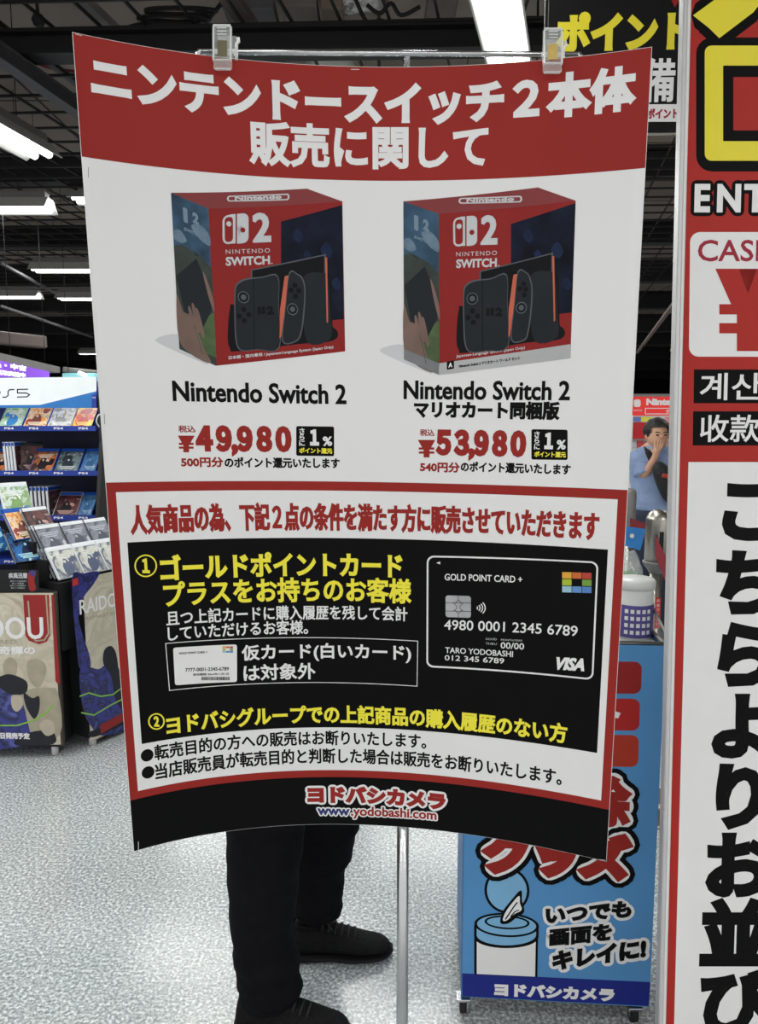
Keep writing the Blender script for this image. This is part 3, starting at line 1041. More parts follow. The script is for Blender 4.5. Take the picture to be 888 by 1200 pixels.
# --- names and prices
def price_block(name, nL, nR, nT, nB, sub, tax, yen, num, badge, pts, pay):
    P = Print(S, 'product_name', poster, base=1.5)
    P.text('Nintendo Switch 2', nL, nR, nT, nB, m=INK_KT, bold=.036, layer=1.5)
    if sub: P.text('マリオカート同梱版', *sub, m=INK_KT, bold=.05, layer=1.5)
    P.done()
    P = Print(S, 'price_lettering', poster, base=1.5)
    P.text('税込', *tax, m=INK_R, bold=.03, layer=1.5)
    P.yen(yen[0][0], yen[1][0], yen[2][1], yen[3][1], INK_R, 1.5)
    P.text(num, *pay, m=INK_R, bold=.068, layer=1.5, spacing=.68)
    a, b = pts
    P.text(a[0], *a[1:], m=INK_R, bold=.045, layer=1.5)
    P.text(b[0], *b[1:], m=INK_KT, bold=.04, layer=1.5)
    P.done()
    P = Print(S, 'point_badge', poster, 'black badge reading 1%', base=1.5)
    x0, y0, x1, y1 = badge
    P.quad((x0, y0), (x1, y0 + .6), (x1, y1 + .6), (x0, y1), INK_K, 1.5, r=.06)
    w, h = x1 - x0, y1 - y0
    for i, ch in enumerate('さらに'):
        P.char(ch, (x0 + w * .15, y0 + h * (.17 + .2 * i)), 8, INK_W, .03, 2.5)
    P.text('１', (x0 + w * .36, y0 + h * .38), (x0 + w * .60, y0 + h * .38), (x0 + w * .5, y0 + h * .11), (x0 + w * .5, y0 + h * .66), m=INK_W, bold=.07, layer=2.5)
    P.text('%', (x0 + w * .70, y0 + h * .5), (x0 + w * .95, y0 + h * .5), (x0 + w * .8, y0 + h * .35), (x0 + w * .8, y0 + h * .67), m=INK_W, bold=.05, layer=2.5)
    P.text('ポイント還元', (x0 + w * .08, y0 + h * .82), (x0 + w * .95, y0 + h * .84), h=h * .19, m=INK_Y, bold=.04, layer=2.5)
    P.done()


price_block('left', (202, 459), (405.8, 459), (212, 446), (212, 470.5), None,
            ((209, 503), (229, 503), (220, 498.5), (220, 506.8)),
            ((208.3, 521), (228, 521), (218, 510.5), (218, 530)),
            '４９,９８０', (347, 499.3, 391.4, 534),
            (('500円分', (212, 542), (261.5, 542), (235, 535.5), (235, 547.5)), ('のポイント還元いたします', (263, 542), (398, 543.5), (340, 536), (340, 548.5))),
            ((229, 515), (341.6, 515), (300, 498.8), (300, 533.5)))
price_block('right', (472.8, 457), (668, 456), (480, 445.5), (480, 468), ((485, 481), (655.6, 480), (560, 470), (560, 491)),
            ((492, 507), (509, 507), (500, 503), (500, 511)),
            ((489.5, 526), (510, 526), (500, 515.5), (500, 536)),
            '５３,９８０', (622.6, 503, 665, 538.5),
            (('540円分', (492, 548), (538.6, 548), (515, 541.5), (515, 553.5)), ('のポイント還元いたします', (539.7, 548), (668.7, 548), (600, 542), (600, 554.5))),
            ((510.7, 520), (616.6, 520), (560, 503.5), (560, 538.5)))

# --- framed notice
P = Print(S, 'notice_frame', poster)
P.uvpoly(mm(0.6, 594.5, W_ - .6, 1101), INK_R, 1.0)
P.uvpoly(mm(13.5, 609, W_ - 13.5, 1087), INK_W, 1.5)
P.uvpoly(mm(24.5, 685, W_ - 23.5, 1009), INK_K, 2.0)
P.done()
P = Print(S, 'foot_band', poster); P.uvpoly(mm(0.6, 1100, W_ - .6, 1188.4), INK_K, 1.2); P.done()
P = Print(S, 'notice_heading_lettering', poster)
P.text('人気商品の為、下記２点の条件を満たす方に販売させていただきます', (152, 606), (702, 617), (260, 589.5), (260, 623), m=INK_R, bold=.035, layer=2.5)
P.done()
P = Print(S, 'yellow_lettering', poster)
for c, n, r in (((170.7, 663), '１', 13.4), ((183.2, 845.3), '２', 9.6)):
    ring = [(c[0] + r * .93 * math.cos(t), c[1] + r * .93 * math.sin(t)) for t in [2 * math.pi * i / 28 for i in range(28)]]
    P.line(ring, 1.7, INK_Y, 2.5, closed=True)
    P.text(n, (c[0] - r * .33, c[1]), (c[0] + r * .33, c[1]), h=r * 1.3, m=INK_Y, bold=.06, layer=2.5)
P.text('ゴールドポイントカード', (187, 661), (471.5, 662), (330, 646.5), (330, 675.5), m=INK_Y, bold=.04, layer=2.5)
P.text('プラスをお持ちのお客様', (191, 690), (482, 692), (420, 676.5), (420, 706), m=INK_Y, bold=.03, layer=2.5)
P.text('ヨドバシグループでの上記商品の購入履歴のない方', (194, 841), (665, 850), (400, 826), (400, 848), m=INK_Y, bold=.035, layer=2.5)
P.done()
P = Print(S, 'white_lettering', poster)
P.text('且つ上記カードに購入履歴を残して会計', (194, 717), (477.5, 720), (330, 709.5), (330, 726.5), m=INK_W, bold=.02, layer=2.5)
P.text('していただけるお客様。', (196, 737), (361, 738), (280, 728.5), (280, 745.5), m=INK_W, bold=.02, layer=2.5)
P.line([(194, 754), (489.4, 751.2), (488.6, 804), (198.5, 809)], .9, INK_W, 2.5, closed=True)
P.text('仮カード(白いカード)', (283, 764), (481.7, 764), (380, 753.5), (380, 774.5), m=INK_W, bold=.025, layer=2.5)
P.text('は対象外', (285, 787), (369.6, 787), (320, 777.5), (320, 797), m=INK_W, bold=.025, layer=2.5)
P.done()
P = Print(S, 'white_card_picture', poster, 'printed picture of a white point card')
P.quad((202.7, 759), (277.6, 755), (277.6, 799), (205, 803), INK_W, 2.5, r=.06)
P.text('GOLD POINT CARD +', (209.5, 765.5), (243, 764), h=2.4, m=INK_KT, bold=.05, layer=3.5)
P.text('7777-0001-2345-6789', (217, 785), (268, 783.5), h=4.2, m=INK_KT, bold=.03, layer=3.5)
P.text('有効期限 20xx年11月1日', (226, 790.5), (268, 789.5), h=2.8, m=INK_KT, bold=.03, layer=3.5)
x = 236.0
while x < 269:
    w = random.choice((.5, .8, 1.1)); P.quad((x, 793), (x + w, 793), (x + w, 797), (x, 797), INK_KT, 3.5); x += w + random.choice((.4, .6))
CHIPC = [(226, 168, 52), (202, 104, 44), (186, 62, 50), (168, 186, 44), None, (116, 158, 54), (150, 190, 208), (92, 142, 200), (80, 130, 196)]
CM = [mat('card_square_print_%s' % 'abcdefghi'[i], c, .5, vary=.04) if c else None for i, c in enumerate(CHIPC)]
for i in range(9):
    if CM[i]:
        a, b = 260.5 + 4.3 * (i % 3), 757.3 + 2.6 * (i // 3)
        P.quad((a, b), (a + 3.9, b), (a + 3.9, b + 2.2), (a, b + 2.2), CM[i], 3.5)
P.done()
P = Print(S, 'black_card_picture', poster, 'printed picture of a black payment card with white outline')
a, b, c, d = (500, 651), (701.2, 658.2), (695, 797), (499.5, 781.8)
P.quad(a, b, c, d, INK_W, 2.5, r=.06)
P.quad((502, 653), (699, 660), (693, 794.8), (501.5, 779.8), INK_K, 3.0, r=.05)
P.poly([(511, 659.5), (515.7, 657.8), (515.7, 661.3)], INK_W, 3.5)
P.text('GOLD POINT CARD +', (521, 676), (611.8, 679), h=8, m=INK_W, bold=.02, layer=3.5)
SILV = mat('silver_chip_print', (176, 177, 180), .35, .3, vary=.15, scale=40)
P.quad((522, 697.5), (551.7, 698.4), (551.7, 724), (522, 723), SILV, 3.5, r=.12)
for pts in ([(522, 706), (531, 706.3), (535, 710), (535, 713), (531, 716), (522, 715.8)], [(551.7, 706.5), (543, 706.4), (539, 710), (539, 713), (543, 716.3), (551.7, 716.5)],
            [(537, 698), (537, 703), (533, 707)], [(537, 703), (541, 707)], [(537, 724), (537, 719), (533, 715)], [(537, 719), (541, 715)], [(531, 706), (543, 706.4)], [(531, 716), (543, 716.2)]):
    P.line(pts, .6, INK_KT, 4.0)
for i, r in enumerate((3.0, 6.0, 9.0, 12.0)):
    P.line([(556.5 + r * math.cos(t), 712.3 + r * .8 * math.sin(t)) for t in [R(-42 + 14 * k) for k in range(7)]], 1.2, INK_W, 3.5)
P.text('4980 0001 2345 6789', (520.4, 732), (676.8, 739.5), h=12, m=INK_W, bold=.015, layer=3.5)
P.text('GOOD', (569, 748.5), (582, 749), h=2.4, m=GREY_L, layer=3.5)
P.text('MONTH/YEAR', (587, 749.6), (612, 750.6), h=2.2, m=GREY_L, layer=3.5)
P.text('00/00', (586.5, 756), (614, 757.5), h=7.5, m=INK_W, bold=.02, layer=3.5)
P.text('THRU', (569, 754), (582, 754.5), h=2.4, m=GREY_L, layer=3.5)
P.text('TARO YODOBASHI', (521.6, 761.5), (601, 766.5), h=6.8, m=INK_W, bold=.02, layer=3.5)
P.text('012 345 6789', (521, 770.5), (590.7, 774.5), h=6.4, m=INK_W, bold=.02, layer=3.5)
P.text('VISA', (650, 777), (686.5, 779.3), h=15.5, m=INK_W, bold=.06, layer=3.5, italic=.22)
for i in range(9):
    if CM[i]:
        a, b = 658.6 + 11.7 * (i % 3), 670.2 + 8.2 * (i // 3) + .35 * (i % 3)
        P.quad((a, b), (a + 11, b + .3), (a + 11, b + 7.6), (a, b + 7.3), CM[i], 3.5)
P.done()
P = Print(S, 'rule_lettering', poster)
P.ell((172.3, 885), 7.4, 7.2, INK_KT, 2.5, n=24); P.ell((173.4, 905), 7.4, 7.2, INK_KT, 2.5, n=24)
P.text('転売目的の方への販売はお断りいたします。', (180.7, 882), (499.5, 872), (330, 857), (330, 874.5), m=INK_KT, bold=.025, layer=2.5)
P.text('当店販売員が転売目的と判断した場合は販売をお断りいたします。', (181.4, 903), (658.4, 909), (330, 878), (330, 896), m=INK_KT, bold=.025, layer=2.5)
P.done()
NAVY = mat('navy_print', (36, 44, 110), .5, vary=.04)
P = Print(S, 'store_logo_lettering', poster, base=1.5)
P.text('ヨドバシカメラ', (360, 931), (522, 939.5), h=20, m=INK_R, bold=.075, layer=2.0, outline=((.13, INK_W),))
P.text('www', (372, 951), (409.5, 952), h=7.8, m=NAVY, bold=.07, layer=2.0, outline=((.2, INK_W),))
P.text('.yodobashi.com', (411, 952), (511.5, 957), h=14.5, m=INK_R, bold=.03, layer=2.0, outline=((.10, INK_W),))
P.done()
# small cutting marks along the margins
P = Print(S, 'trim_marks', poster)
for a, b in (((88, 40), (96, 42)), ((411, 81.5), (421, 81.6)), ((744, 57.5), (751, 57)), ((162, 986), (162, 996)), ((702, 1007), (709, 1008))):
    P.line([a, b], .8, GREY_L, 3)
P.line([(103.5, 196), (103.5, 208)], .6, GREY_M, 3)
P.line([(122, 485), (122.5, 497)], .6, GREY_M, 3)
P.done()

# ------------------------------------------------------------------ stand and clips
st = tag(empty('poster_stand', (.042, 1.243, 0)), 'chrome T-shaped stand holding the poster, its pole showing below', 'stand')
rodz = at(450, 61, 1.165).z
bm = MB(); tube(bm, (.042, 1.245, .012), (.042, 1.245, 1.0), .0105, 20); tube(bm, (.042, 1.245, 1.0), (.042, 1.245, rodz), .008, 16); tube(bm, (.042, 1.245, .98), (.042, 1.245, 1.02), .0135, 16)
wobj('pole', bm, STEEL, st)
bm = MB()
ra, rb_ = at(236, 60.5, 1.165), at(676, 64, 1.165)
tube(bm, ra, rb_, .0038, 14)
tube(bm, (.042, 1.165, (ra.z + rb_.z) / 2), (.042, 1.25, (ra.z + rb_.z) / 2), .0045, 12)
wobj('cross_rod', bm, STEEL, st)
for p_, s in ((ra, -1), (rb_, 1)):
    bm = MB(); path(bm, [p_, p_ + Vector((s * .003, 0, .001)), p_ + Vector((s * .006, -.002, -.004)), p_ + Vector((s * .007, -.004, -.012)), p_ + Vector((s * .004, -.006, -.016))], .0036, 10)
    wobj('hook_end', bm, STEEL, st)
bm = MB(); lathe(bm, [(0, 0), (.16, 0), (.165, .004), (.16, .01), (.03, .016), (.014, .03), (0, .03)], (.042, 1.245, 0), 48)
wobj('round_base', bm, STEEL, st)


CREAM = mat('aged_sticker', (196, 180, 120), .6, vary=.05)


def clip(cx, top, bot, label, spring_rgb):
    yc = S.map(*S.uv(cx, bot - 6), 0).y
    a = at(cx, top, yc - .004); b = at(cx, bot, yc - .012)
    root = tag(empty('poster_clip', ((a.x + b.x) / 2, yc, b.z)), label, 'clip', 'clear plastic clips holding the poster')
    z0, z1 = b.z, a.z; w = .026; x = a.x; Hh = z1 - z0
    tilt = Matrix.Rotation(-.12, 3, 'X')
    bm = MB()   # front jaw: thin lever with whiter rails and rims as painted highlights
    box(bm, (x, yc - .007, z0 + Hh * .5), (w, .0022, Hh), tilt, bev=.0009)
    fj = wobj('front_jaw', bm, CLEAR, root)
    bm = MB()
    for s in (-1, 1):
        box(bm, (x + s * w * .46, yc - .011, z0 + Hh * .56), (.0018, .006, Hh * .80), tilt, bev=.0006)
    box(bm, (x, yc - .010, z0 + Hh * .97), (w * .92, .004, .002), tilt, bev=.0006)
    box(bm, (x, yc - .009, z0 + Hh * .02), (w * .84, .004, .0018), tilt, bev=.0006)
    box(bm, (x, yc - .009, z0 + Hh * .22), (w * .9, .004, .0018), tilt, bev=.0006)
    for k in range(3): box(bm, (x, yc - .0125, z0 + Hh * (.76 + .07 * k)), (w * .5, .0015, .0010), tilt, bev=.0004)
    tag(wobj('jaw_rim', bm, CLEARE, root), kind='stuff')
    bm = MB(); box(bm, (x + .003, yc + .012, z0 + Hh * .45), (w, .0022, Hh * .9), Matrix.Rotation(.13, 3, 'X'), bev=.0009)
    wobj('back_jaw', bm, CLEAR, root)
    bm = MB(); tube(bm, (x - w * .5, yc + .002, z0 + Hh * .5), (x + w * .7, yc + .002, z0 + Hh * .5), .003, 12)
    wobj('pivot', bm, CLEARE, root)
    bm = MB(); path(bm, [(x + w * .62, yc + .002, z0 + Hh * .30), (x + w * .66, yc + .002, z0 + Hh * .42), (x + w * .66, yc + .002, z0 + Hh * .66), (x + w * .78, yc + .002, z0 + Hh * .72), (x + w * .74, yc + .002, z0 + Hh * .8)], .0024, 8)
    wobj('side_hook', bm, CLEARE, root)
    bm = MB(); box(bm, (x, yc - .0105, z0 + Hh * .47), (w * .5, .0012, Hh * .36), tilt)
    wobj('spring_plate', bm, mat('clip_spring_plate_' + spring_rgb[0], spring_rgb[1], .45, .2, vary=.1, scale=60), root)


clip(261, 31, 81, 'clear plastic clip at the left of the rod', ('olive', (112, 110, 84)))
clip(647, 35, 85, 'clear plastic clip with a yellow plate at the right of the rod', ('yellow', (214, 186, 110)))

# ================================================================== RED SIGNBOARD AT THE RIGHT
SB_R = mat('signboard_red_print', (172, 46, 40), .5, vary=.03, scale=8, spec=.2)
SB_DR = mat('signboard_dark_red_print', (160, 44, 62), .5, vary=.03, spec=.2)
SB_Y = mat('signboard_yellow_print', (232, 218, 52), .5, vary=.02)
ALU = mat('aluminium_profile', (206, 206, 207), .4, .25, vary=.03)
tb = Vector((.6098, 1.5, EYE - .868 * 1.5)); tt = Vector((.6098, 1.617, EYE + .523 * 1.617))
dn = (tb - tt).normalized()
org = tt - dn * .22
SBP = Plane(org, (1, 0, 0), dn)
SBH = 2.42; SBW = .485
sign = tag(empty('standing_signboard', (org.x + SBW / 2, 1.49, 0)), 'tall red and white queue signboard with yellow and black lettering at right edge', 'signboard')


def slab(name, surf, u0, v0, u1, v1, h0, h1, m, parent, bev=0.0):
    bm = MB()
    c = [surf.map(u, v, h) for h in (h0, h1) for u, v in ((u0, v0), (u1, v0), (u1, v1), (u0, v1))]
    vs = [bm.verts.new(p) for p in c]
    for f in ((0, 1, 2, 3), (7, 6, 5, 4), (0, 4, 5, 1), (1, 5, 6, 2), (2, 6, 7, 3), (3, 7, 4, 0)): bm.faces.new([vs[i] for i in f])
    if bev: bmesh.ops.bevel(bm, geom=bm.edges[:], offset=bev, segments=2, affect='EDGES')
    return wobj(name, bm, m, parent)


slab('panel', SBP, .008, .008, SBW - .008, SBH - .008, -.014, -.0006, WHITE_M, sign)
slab('frame_side', SBP, 0, 0, .0085, SBH, -.02, .004, ALU, sign, .0015)
slab('frame_side', SBP, .0090, .009, .0155, SBH - .009, -.0005, .003, WHITE_M, sign, .001)
slab('frame_side', SBP, SBW - .0085, 0, SBW, SBH, -.02, .004, ALU, sign, .0015)
slab('frame_top', SBP, .0088, 0, SBW - .0088, .0085, -.02, .004, ALU, sign, .0015)
slab('frame_foot', SBP, .0088, SBH - .0085, SBW - .0088, SBH, -.02, .004, ALU, sign, .0015)
fz = SBP.map(SBW / 2, SBH, 0)
for s in (-1, 1):
    bm = MB(); box(bm, (fz.x + s * .17, fz.y + .03, .012), (.045, .4, .024), bev=.004); box(bm, (fz.x + s * .17, fz.y + .012, fz.z / 2 + .02), (.03, .02, fz.z + .04), bev=.002)
    wobj('foot', bm, MATTE_K, sign)
uL = SBP.uv(810, 0)[0]
P = Print(SBP, 'red_face', sign, base=.5)
P.uvpoly([(uL, .012), (SBW - .011, .012), (SBW - .011, SBH - .012), (uL, SBH - .012)], SB_R, .5); P.done()
P = Print(SBP, 'entrance_lettering', sign)
P.text('入', (822, -45), (1000, -45), (915, -132), (915, 41), m=SB_Y, bold=.075, layer=1, outline=((.065, INK_K),))
P.quad((815.5, 44), (1004, 44), (1004, 201), (815.5, 201), INK_K, 1.6, r=.12)
P.quad((825.5, 53.5), (995, 53.5), (995, 188.5), (825.5, 188.5), SB_Y, 2.2, r=.06)
P.quad((847, 77), (974, 77), (974, 165.5), (847, 165.5), INK_K, 2.8, r=.01)
P.quad((859, 90.5), (962, 90.5), (962, 153), (859, 153), SB_R, 3.4, r=.01)
for i, (ch, a_, b_) in enumerate((('E', 813.5, 832), ('N', 840, 868), ('T', 871.5, 898), ('R', 903, 927), ('A', 929, 958), ('N', 961, 989), ('C', 992, 1018), ('E', 1023, 1042))):
    P.text(ch, (a_, 232), (b_, 232), (840, 215.5), (840, 249), m=INK_W, bold=.05, layer=1, outline=((.13, INK_K),))
P.done()
P = Print(SBP, 'cashier_panel', sign, 'white rounded field with yen mark')
P.quad((808.5, 272), (1040, 272), (1037, 418), (807, 418), INK_W, 1, r=.08)
P.text('CASHIER', (817.5, 293.5), (960, 293.5), (840, 281), (840, 306.5), m=SB_DR, bold=.02, layer=2)
P.yen(838, 914, 315, 411.5, SB_R, 2)
P.done()
P = Print(SBP, 'black_label', sign, 'black label reading 계산대')
P.quad((813, 433), (935, 433), (934, 472.5), (812.5, 472.5), INK_K, 1); P.text('계산대', (820, 453), (927, 453), (840, 437), (840, 469), m=INK_W, bold=.015, layer=2); P.done()
P = Print(SBP, 'black_label', sign, 'black label reading 收款处')
P.quad((812, 482), (935, 482), (934, 522), (811.5, 522), INK_K, 1); P.text('收款处', (820, 502), (926, 502), (840, 486), (840, 518), m=INK_W, bold=.015, layer=2); P.done()
P = Print(SBP, 'white_field', sign)
P.uvpoly([(SBP.uv(806.5, 541.5)[0], SBP.uv(807, 541.5)[1]), (SBW - .02, SBP.uv(807, 541.5)[1]), (SBW - .02, SBH - .03), (SBP.uv(806.5, 541.5)[0], SBH - .03)], INK_W, 1); P.done()
P = Print(SBP, 'instruction_lettering', sign)
v0_, v1_ = SBP.uv(876, 597)[1], SBP.uv(860, 1174)[1]
uc_ = SBP.uv(876, 597)[0] + .002
for i, ch in enumerate('こちらよりお並びください'):
    if v0_ + (v1_ - v0_) * i / 7 > SBH - .08: break
    w_ = SBP.map(uc_, v0_ + (v1_ - v0_) * i / 7, 0)
    P.char(ch, project(w_), 81 * (1.0 + .006 * i), INK_KT, .055, 2)
P.done()

# ================================================================== HANGING BLACK BANNER, TOP RIGHT
BN = Plane(at(640, -40, 2.45), (1, -.04, 0), (0, 0, -1))
ban = tag(empty('hanging_banner', at(720, 150, 2.45)), 'black hanging banner with yellow and white lettering behind the poster corner', 'banner')
u1, v1 = BN.uv(1010, 150)
slab('banner_board', BN, 0, 0, u1, v1, -.012, 0, MATTE_K, ban)
BANK = mat('banner_black_print', (17, 17, 18), .6, vary=.04, spec=.2)
P = Print(BN, 'banner_face', ban); P.uvpoly([(0.001, 0.001), (u1 - .001, .001), (u1 - .001, v1 - .001), (.001, v1 - .001)], BANK, 1); P.done()
P = Print(BN, 'yellow_lettering', ban, base=2)
P.text('ポイントカード', (652, 37), (929, 36), (720, 13), (720, 60), m=SB_Y, bold=.06, layer=2); P.done()
P = Print(BN, 'white_lettering', ban, base=2)
P.text('ご準備ください', (684, 95), (942, 95), (770, 68), (770, 120), m=INK_W, bold=.022, layer=2); P.done()
P = Print(BN, 'white_strip', ban, 'white strip with small red lettering')
P.quad((700, 122.5), (980, 121.5), (980, 142), (700, 143), INK_W, 2); P.text('ポイント', (758, 133), (794.5, 132), (775, 127), (775, 139), m=SB_DR, bold=.05, layer=3); P.done()
P = Print(BN, 'red_arrow', ban); P.poly([(781, -12), (803, -12), (790.5, 9)], INK_R, 2); P.done()
bm = MB(); p = at(642, 35, 2.45); tube(bm, p, (p.x, p.y, CEIL), .0016, 6); wobj('hanging_wire', bm, BRUSH, ban)
p = at(950, 0, 2.44); bm = MB(); tube(bm, p, (p.x, p.y, CEIL), .0016, 6); wobj('hanging_wire', bm, BRUSH, ban)
bm = MB(); p = BN.map(-.004, v1 + .006, -.006); q = BN.map(u1, v1 + .006, -.006); tube(bm, p, q, .005, 8); wobj('foot_rail', bm, BRUSH, ban)

# ================================================================== BLUE GOODS CART
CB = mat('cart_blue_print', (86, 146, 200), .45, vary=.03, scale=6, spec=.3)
CNAVY = mat('cart_navy_print', (30, 42, 130), .45, vary=.03, spec=.3)
CLID = mat('cart_pale_blue_print', (124, 178, 216), .45, vary=.02, spec=.3)
PILL1 = mat('dark_red_tile_print', (148, 36, 34), .45, vary=.03, spec=.3)
PILL2 = mat('red_tile_print', (176, 38, 36), .45, vary=.03, spec=.3)
PILL3 = mat('orange_red_tile_print', (176, 56, 38), .45, vary=.03, spec=.3)
A0 = fl(541, 1168, .055); B0 = fl(760.5, 1180, .055)
eu = (B0 - A0).normalized(); W3 = (B0 - A0).length
top3 = at(781, 757, B0.y).z
CP = Plane((A0.x, A0.y, top3), eu, (0, 0, -1))
HC = top3 - .055
back = Vector((-eu.y, eu.x, 0)); DC = .36
cart = tag(empty('goods_cart', ((A0.x + B0.x) / 2, 1.98, 0)), 'blue wheeled display cart of cleaning goods with canister drawing', 'cart')
slab('front_sheet', CP, 0, 0, W3, HC, -.004, 0, CB, cart)
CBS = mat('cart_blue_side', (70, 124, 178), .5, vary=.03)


def csheet(name, a, b, m):
    """upright sheet between two ground points"""
    bm = MB(); d = (b - a); L = d.length; ang = math.atan2(d.y, d.x)
    c = (a + b) / 2
    box(bm, (c.x, c.y, .055 + HC / 2), (L, .004, HC), Matrix.Rotation(ang, 3, 'Z'))
    return wobj(name, bm, m, cart)


A1 = A0 + back * DC; B1 = B0 + back * DC; off = back * .006
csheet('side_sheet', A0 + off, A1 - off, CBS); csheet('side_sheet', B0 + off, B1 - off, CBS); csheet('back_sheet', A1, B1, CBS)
ang = math.atan2(eu.y, eu.x); RZ = Matrix.Rotation(ang, 3, 'Z')
cc = (A0 + B1) / 2
bm = MB(); box(bm, (cc.x, cc.y, .06), (W3 - .012, DC - .012, .012), RZ); wobj('base_plate', bm, GREY_M, cart)
bm = MB(); box(bm, (cc.x, cc.y, top3 - .012), (W3 - .012, DC - .012, .006), RZ); wobj('tray_floor', bm, WHITE_M, cart)
TR = [A0 + off, B0 + off, B1 - off, A1 - off]
for i in range(4):
    a = TR[i].copy(); b = TR[(i + 1) % 4].copy(); a.z = b.z = top3 + .004
    bm = MB(); tube(bm, a, b, .005, 10); wobj('rim_rod', bm, BRUSH, cart)
# sloping clear tray walls
for nm, a, b in (('tray_side', B0, B1), ('tray_side', A0, A1)):
    s = 1 if a is B0 else -1
    p0 = Vector((a.x, a.y, top3 + .008)) - eu * s * .004; p1 = Vector((b.x, b.y, top3 + .008)) - eu * s * .004
    bm = MB(); vs = [bm.verts.new(p) for p in (p0, p1, p1 + Vector((0, 0, .13)), p0 + Vector((0, 0, .02)))]
    f = bm.faces.new(vs); g = bmesh.ops.solidify(bm, geom=[f], thickness=.003); wobj(nm, bm, CLEAR, cart)
a = Vector((B0.x, B0.y, top3 + .03)); b = Vector((B1.x, B1.y, top3 + .14))
bm = MB(); tube(bm, a, b, .004, 8); wobj('slanted_rail', bm, BRUSH, cart)
for c, lab in ((A0 + eu * .004 + back * .01, 1), (B0 - eu * .035 + back * .012, 1), (A1 + eu * .03 - back * .03, 0), (B1 - eu * .03 - back * .03, 0)):
    e = empty('caster', (c.x, c.y, 0)); e.parent = cart
    bpy.context.view_layer.update(); e.matrix_parent_inverse = cart.matrix_world.inverted()
    bm = MB()
    box(bm, (c.x, c.y, .048), (.036, .036, .008), bev=.002)
    for s in (-1, 1): box(bm, (c.x + s * .011, c.y + .004, .034), (.002, .022, .03))
    wobj('fork', bm, STEEL, e)
    bm = MB(); tube(bm, (c.x - .008, c.y + .008, .024), (c.x + .008, c.y + .008, .024), .024, 20); wobj('wheel', bm, RUBBER, e)

P = Print(CP, 'navy_strip', cart, base=.5)
P.poly([(541.5, 1140.5), (761.8, 1150.8), (760, 1179), (541.5, 1167.5)], CNAVY, 1)
P.text('ヨドバシカメラ', (579, 1159), (719.8, 1166), h=15.5, m=INK_W, bold=.075, layer=2); P.done()
P = Print(CP, 'red_tile', cart); P.quad((672, 774.8), (752, 775.5), (751, 813), (671, 812.5), PILL1, 1, r=.22); P.done()
P = Print(CP, 'red_tile', cart); P.quad((671, 818), (750, 819), (749, 856.2), (670, 855.5), PILL2, 1, r=.22); P.poly([(719.5, 833), (727.2, 835.5), (724, 842), (718.5, 840)], INK_W, 2); P.done()
P = Print(CP, 'red_tile', cart); P.quad((670, 860.5), (748.5, 861.5), (747.5, 898.8), (669, 898), PILL3, 1, r=.22); P.done()
OL = ((.07, INK_W), (.17, INK_K))
P = Print(CP, 'goods_lettering', cart)
P.text('掃除', (622, 934), (739, 941), h=60, m=INK_R, bold=.055, layer=1, outline=((.07, INK_W), (.16, INK_K)))
P.text('グッズ', (566, 996), (739.5, 1006), h=56, m=INK_R, bold=.09, layer=4, outline=((.06, INK_W), (.16, INK_K)))
P.done()
P = Print(CP, 'canister_drawing', cart, 'drawing of a wet tissue canister with open lid')
P.ell((593.8, 1043.5), 26.5, 27, INK_K, 1, n=32); P.ell((593.8, 1043.5), 23.4, 24, CLID, 1.5, n=32)
P.poly([(555.5, 1090), (630.5, 1091), (629.5, 1145), (555.5, 1141.5)], INK_K, 2)
P.poly([(558.5, 1095), (627.7, 1097), (626.8, 1144.4), (558.5, 1141.2)], INK_W, 2.5)
band = [(593.2 + 37.8 * math.cos(t), 1098 + 13 * math.sin(t)) for t in [math.pi * k / 16 for k in range(17)]]
P.poly(band + [(555.4, 1084), (631, 1085)], INK_K, 3)
band = [(593.2 + 34.8 * math.cos(t), 1095.5 + 12.2 * math.sin(t)) for t in [math.pi * k / 16 for k in range(17)]]
P.poly(band + [(558.4, 1084), (628, 1085)], CLID, 3.5)
P.ell((593.4, 1083.8), 37.8, 14.2, INK_K, 4, n=36); P.ell((593.4, 1083.8), 34.6, 11.8, CLID, 4.5, n=36)
P.ell((593.9, 1080.6), 26.5, 8.2, INK_K, 5, n=32); P.ell((593.9, 1080.6), 23.6, 6, CLID, 5.5, n=32)
P.smooth([(586, 1081), (589, 1068), (597, 1057), (610, 1043), (611.5, 1055), (614, 1068), (605, 1075), (595, 1082)], INK_K, 6)
P.smooth([(589, 1078), (592, 1069), (599, 1059), (608, 1049.5), (609, 1058), (611, 1066), (602, 1071), (594, 1078)], INK_W, 6.5)
P.line([(592, 1077), (598, 1068), (602, 1062), (606, 1057)], 1.6, INK_K, 7)
P.line([(598, 1074), (603, 1068), (608, 1066)], 1.3, INK_K, 7)
P.done()
P = Print(CP, 'slogan_lettering', cart)
ol = ((.17, INK_W),)
P.text('いつでも', (639, 1073), (740, 1065), h=20, m=INK_KT, bold=.07, layer=1, outline=ol)
P.text('画面を', (643.5, 1099), (717, 1092), h=21, m=INK_KT, bold=.06, layer=2.5, outline=ol)
P.text('キレイに!', (647, 1126), (757, 1111), h=23, m=INK_KT, bold=.07, layer=4, outline=ol)
P.done()

# goods in the tray
trayz = top3 - .0085


def in_cart(fu, fb): return A0 + eu * (W3 * fu) + back * (DC * fb)


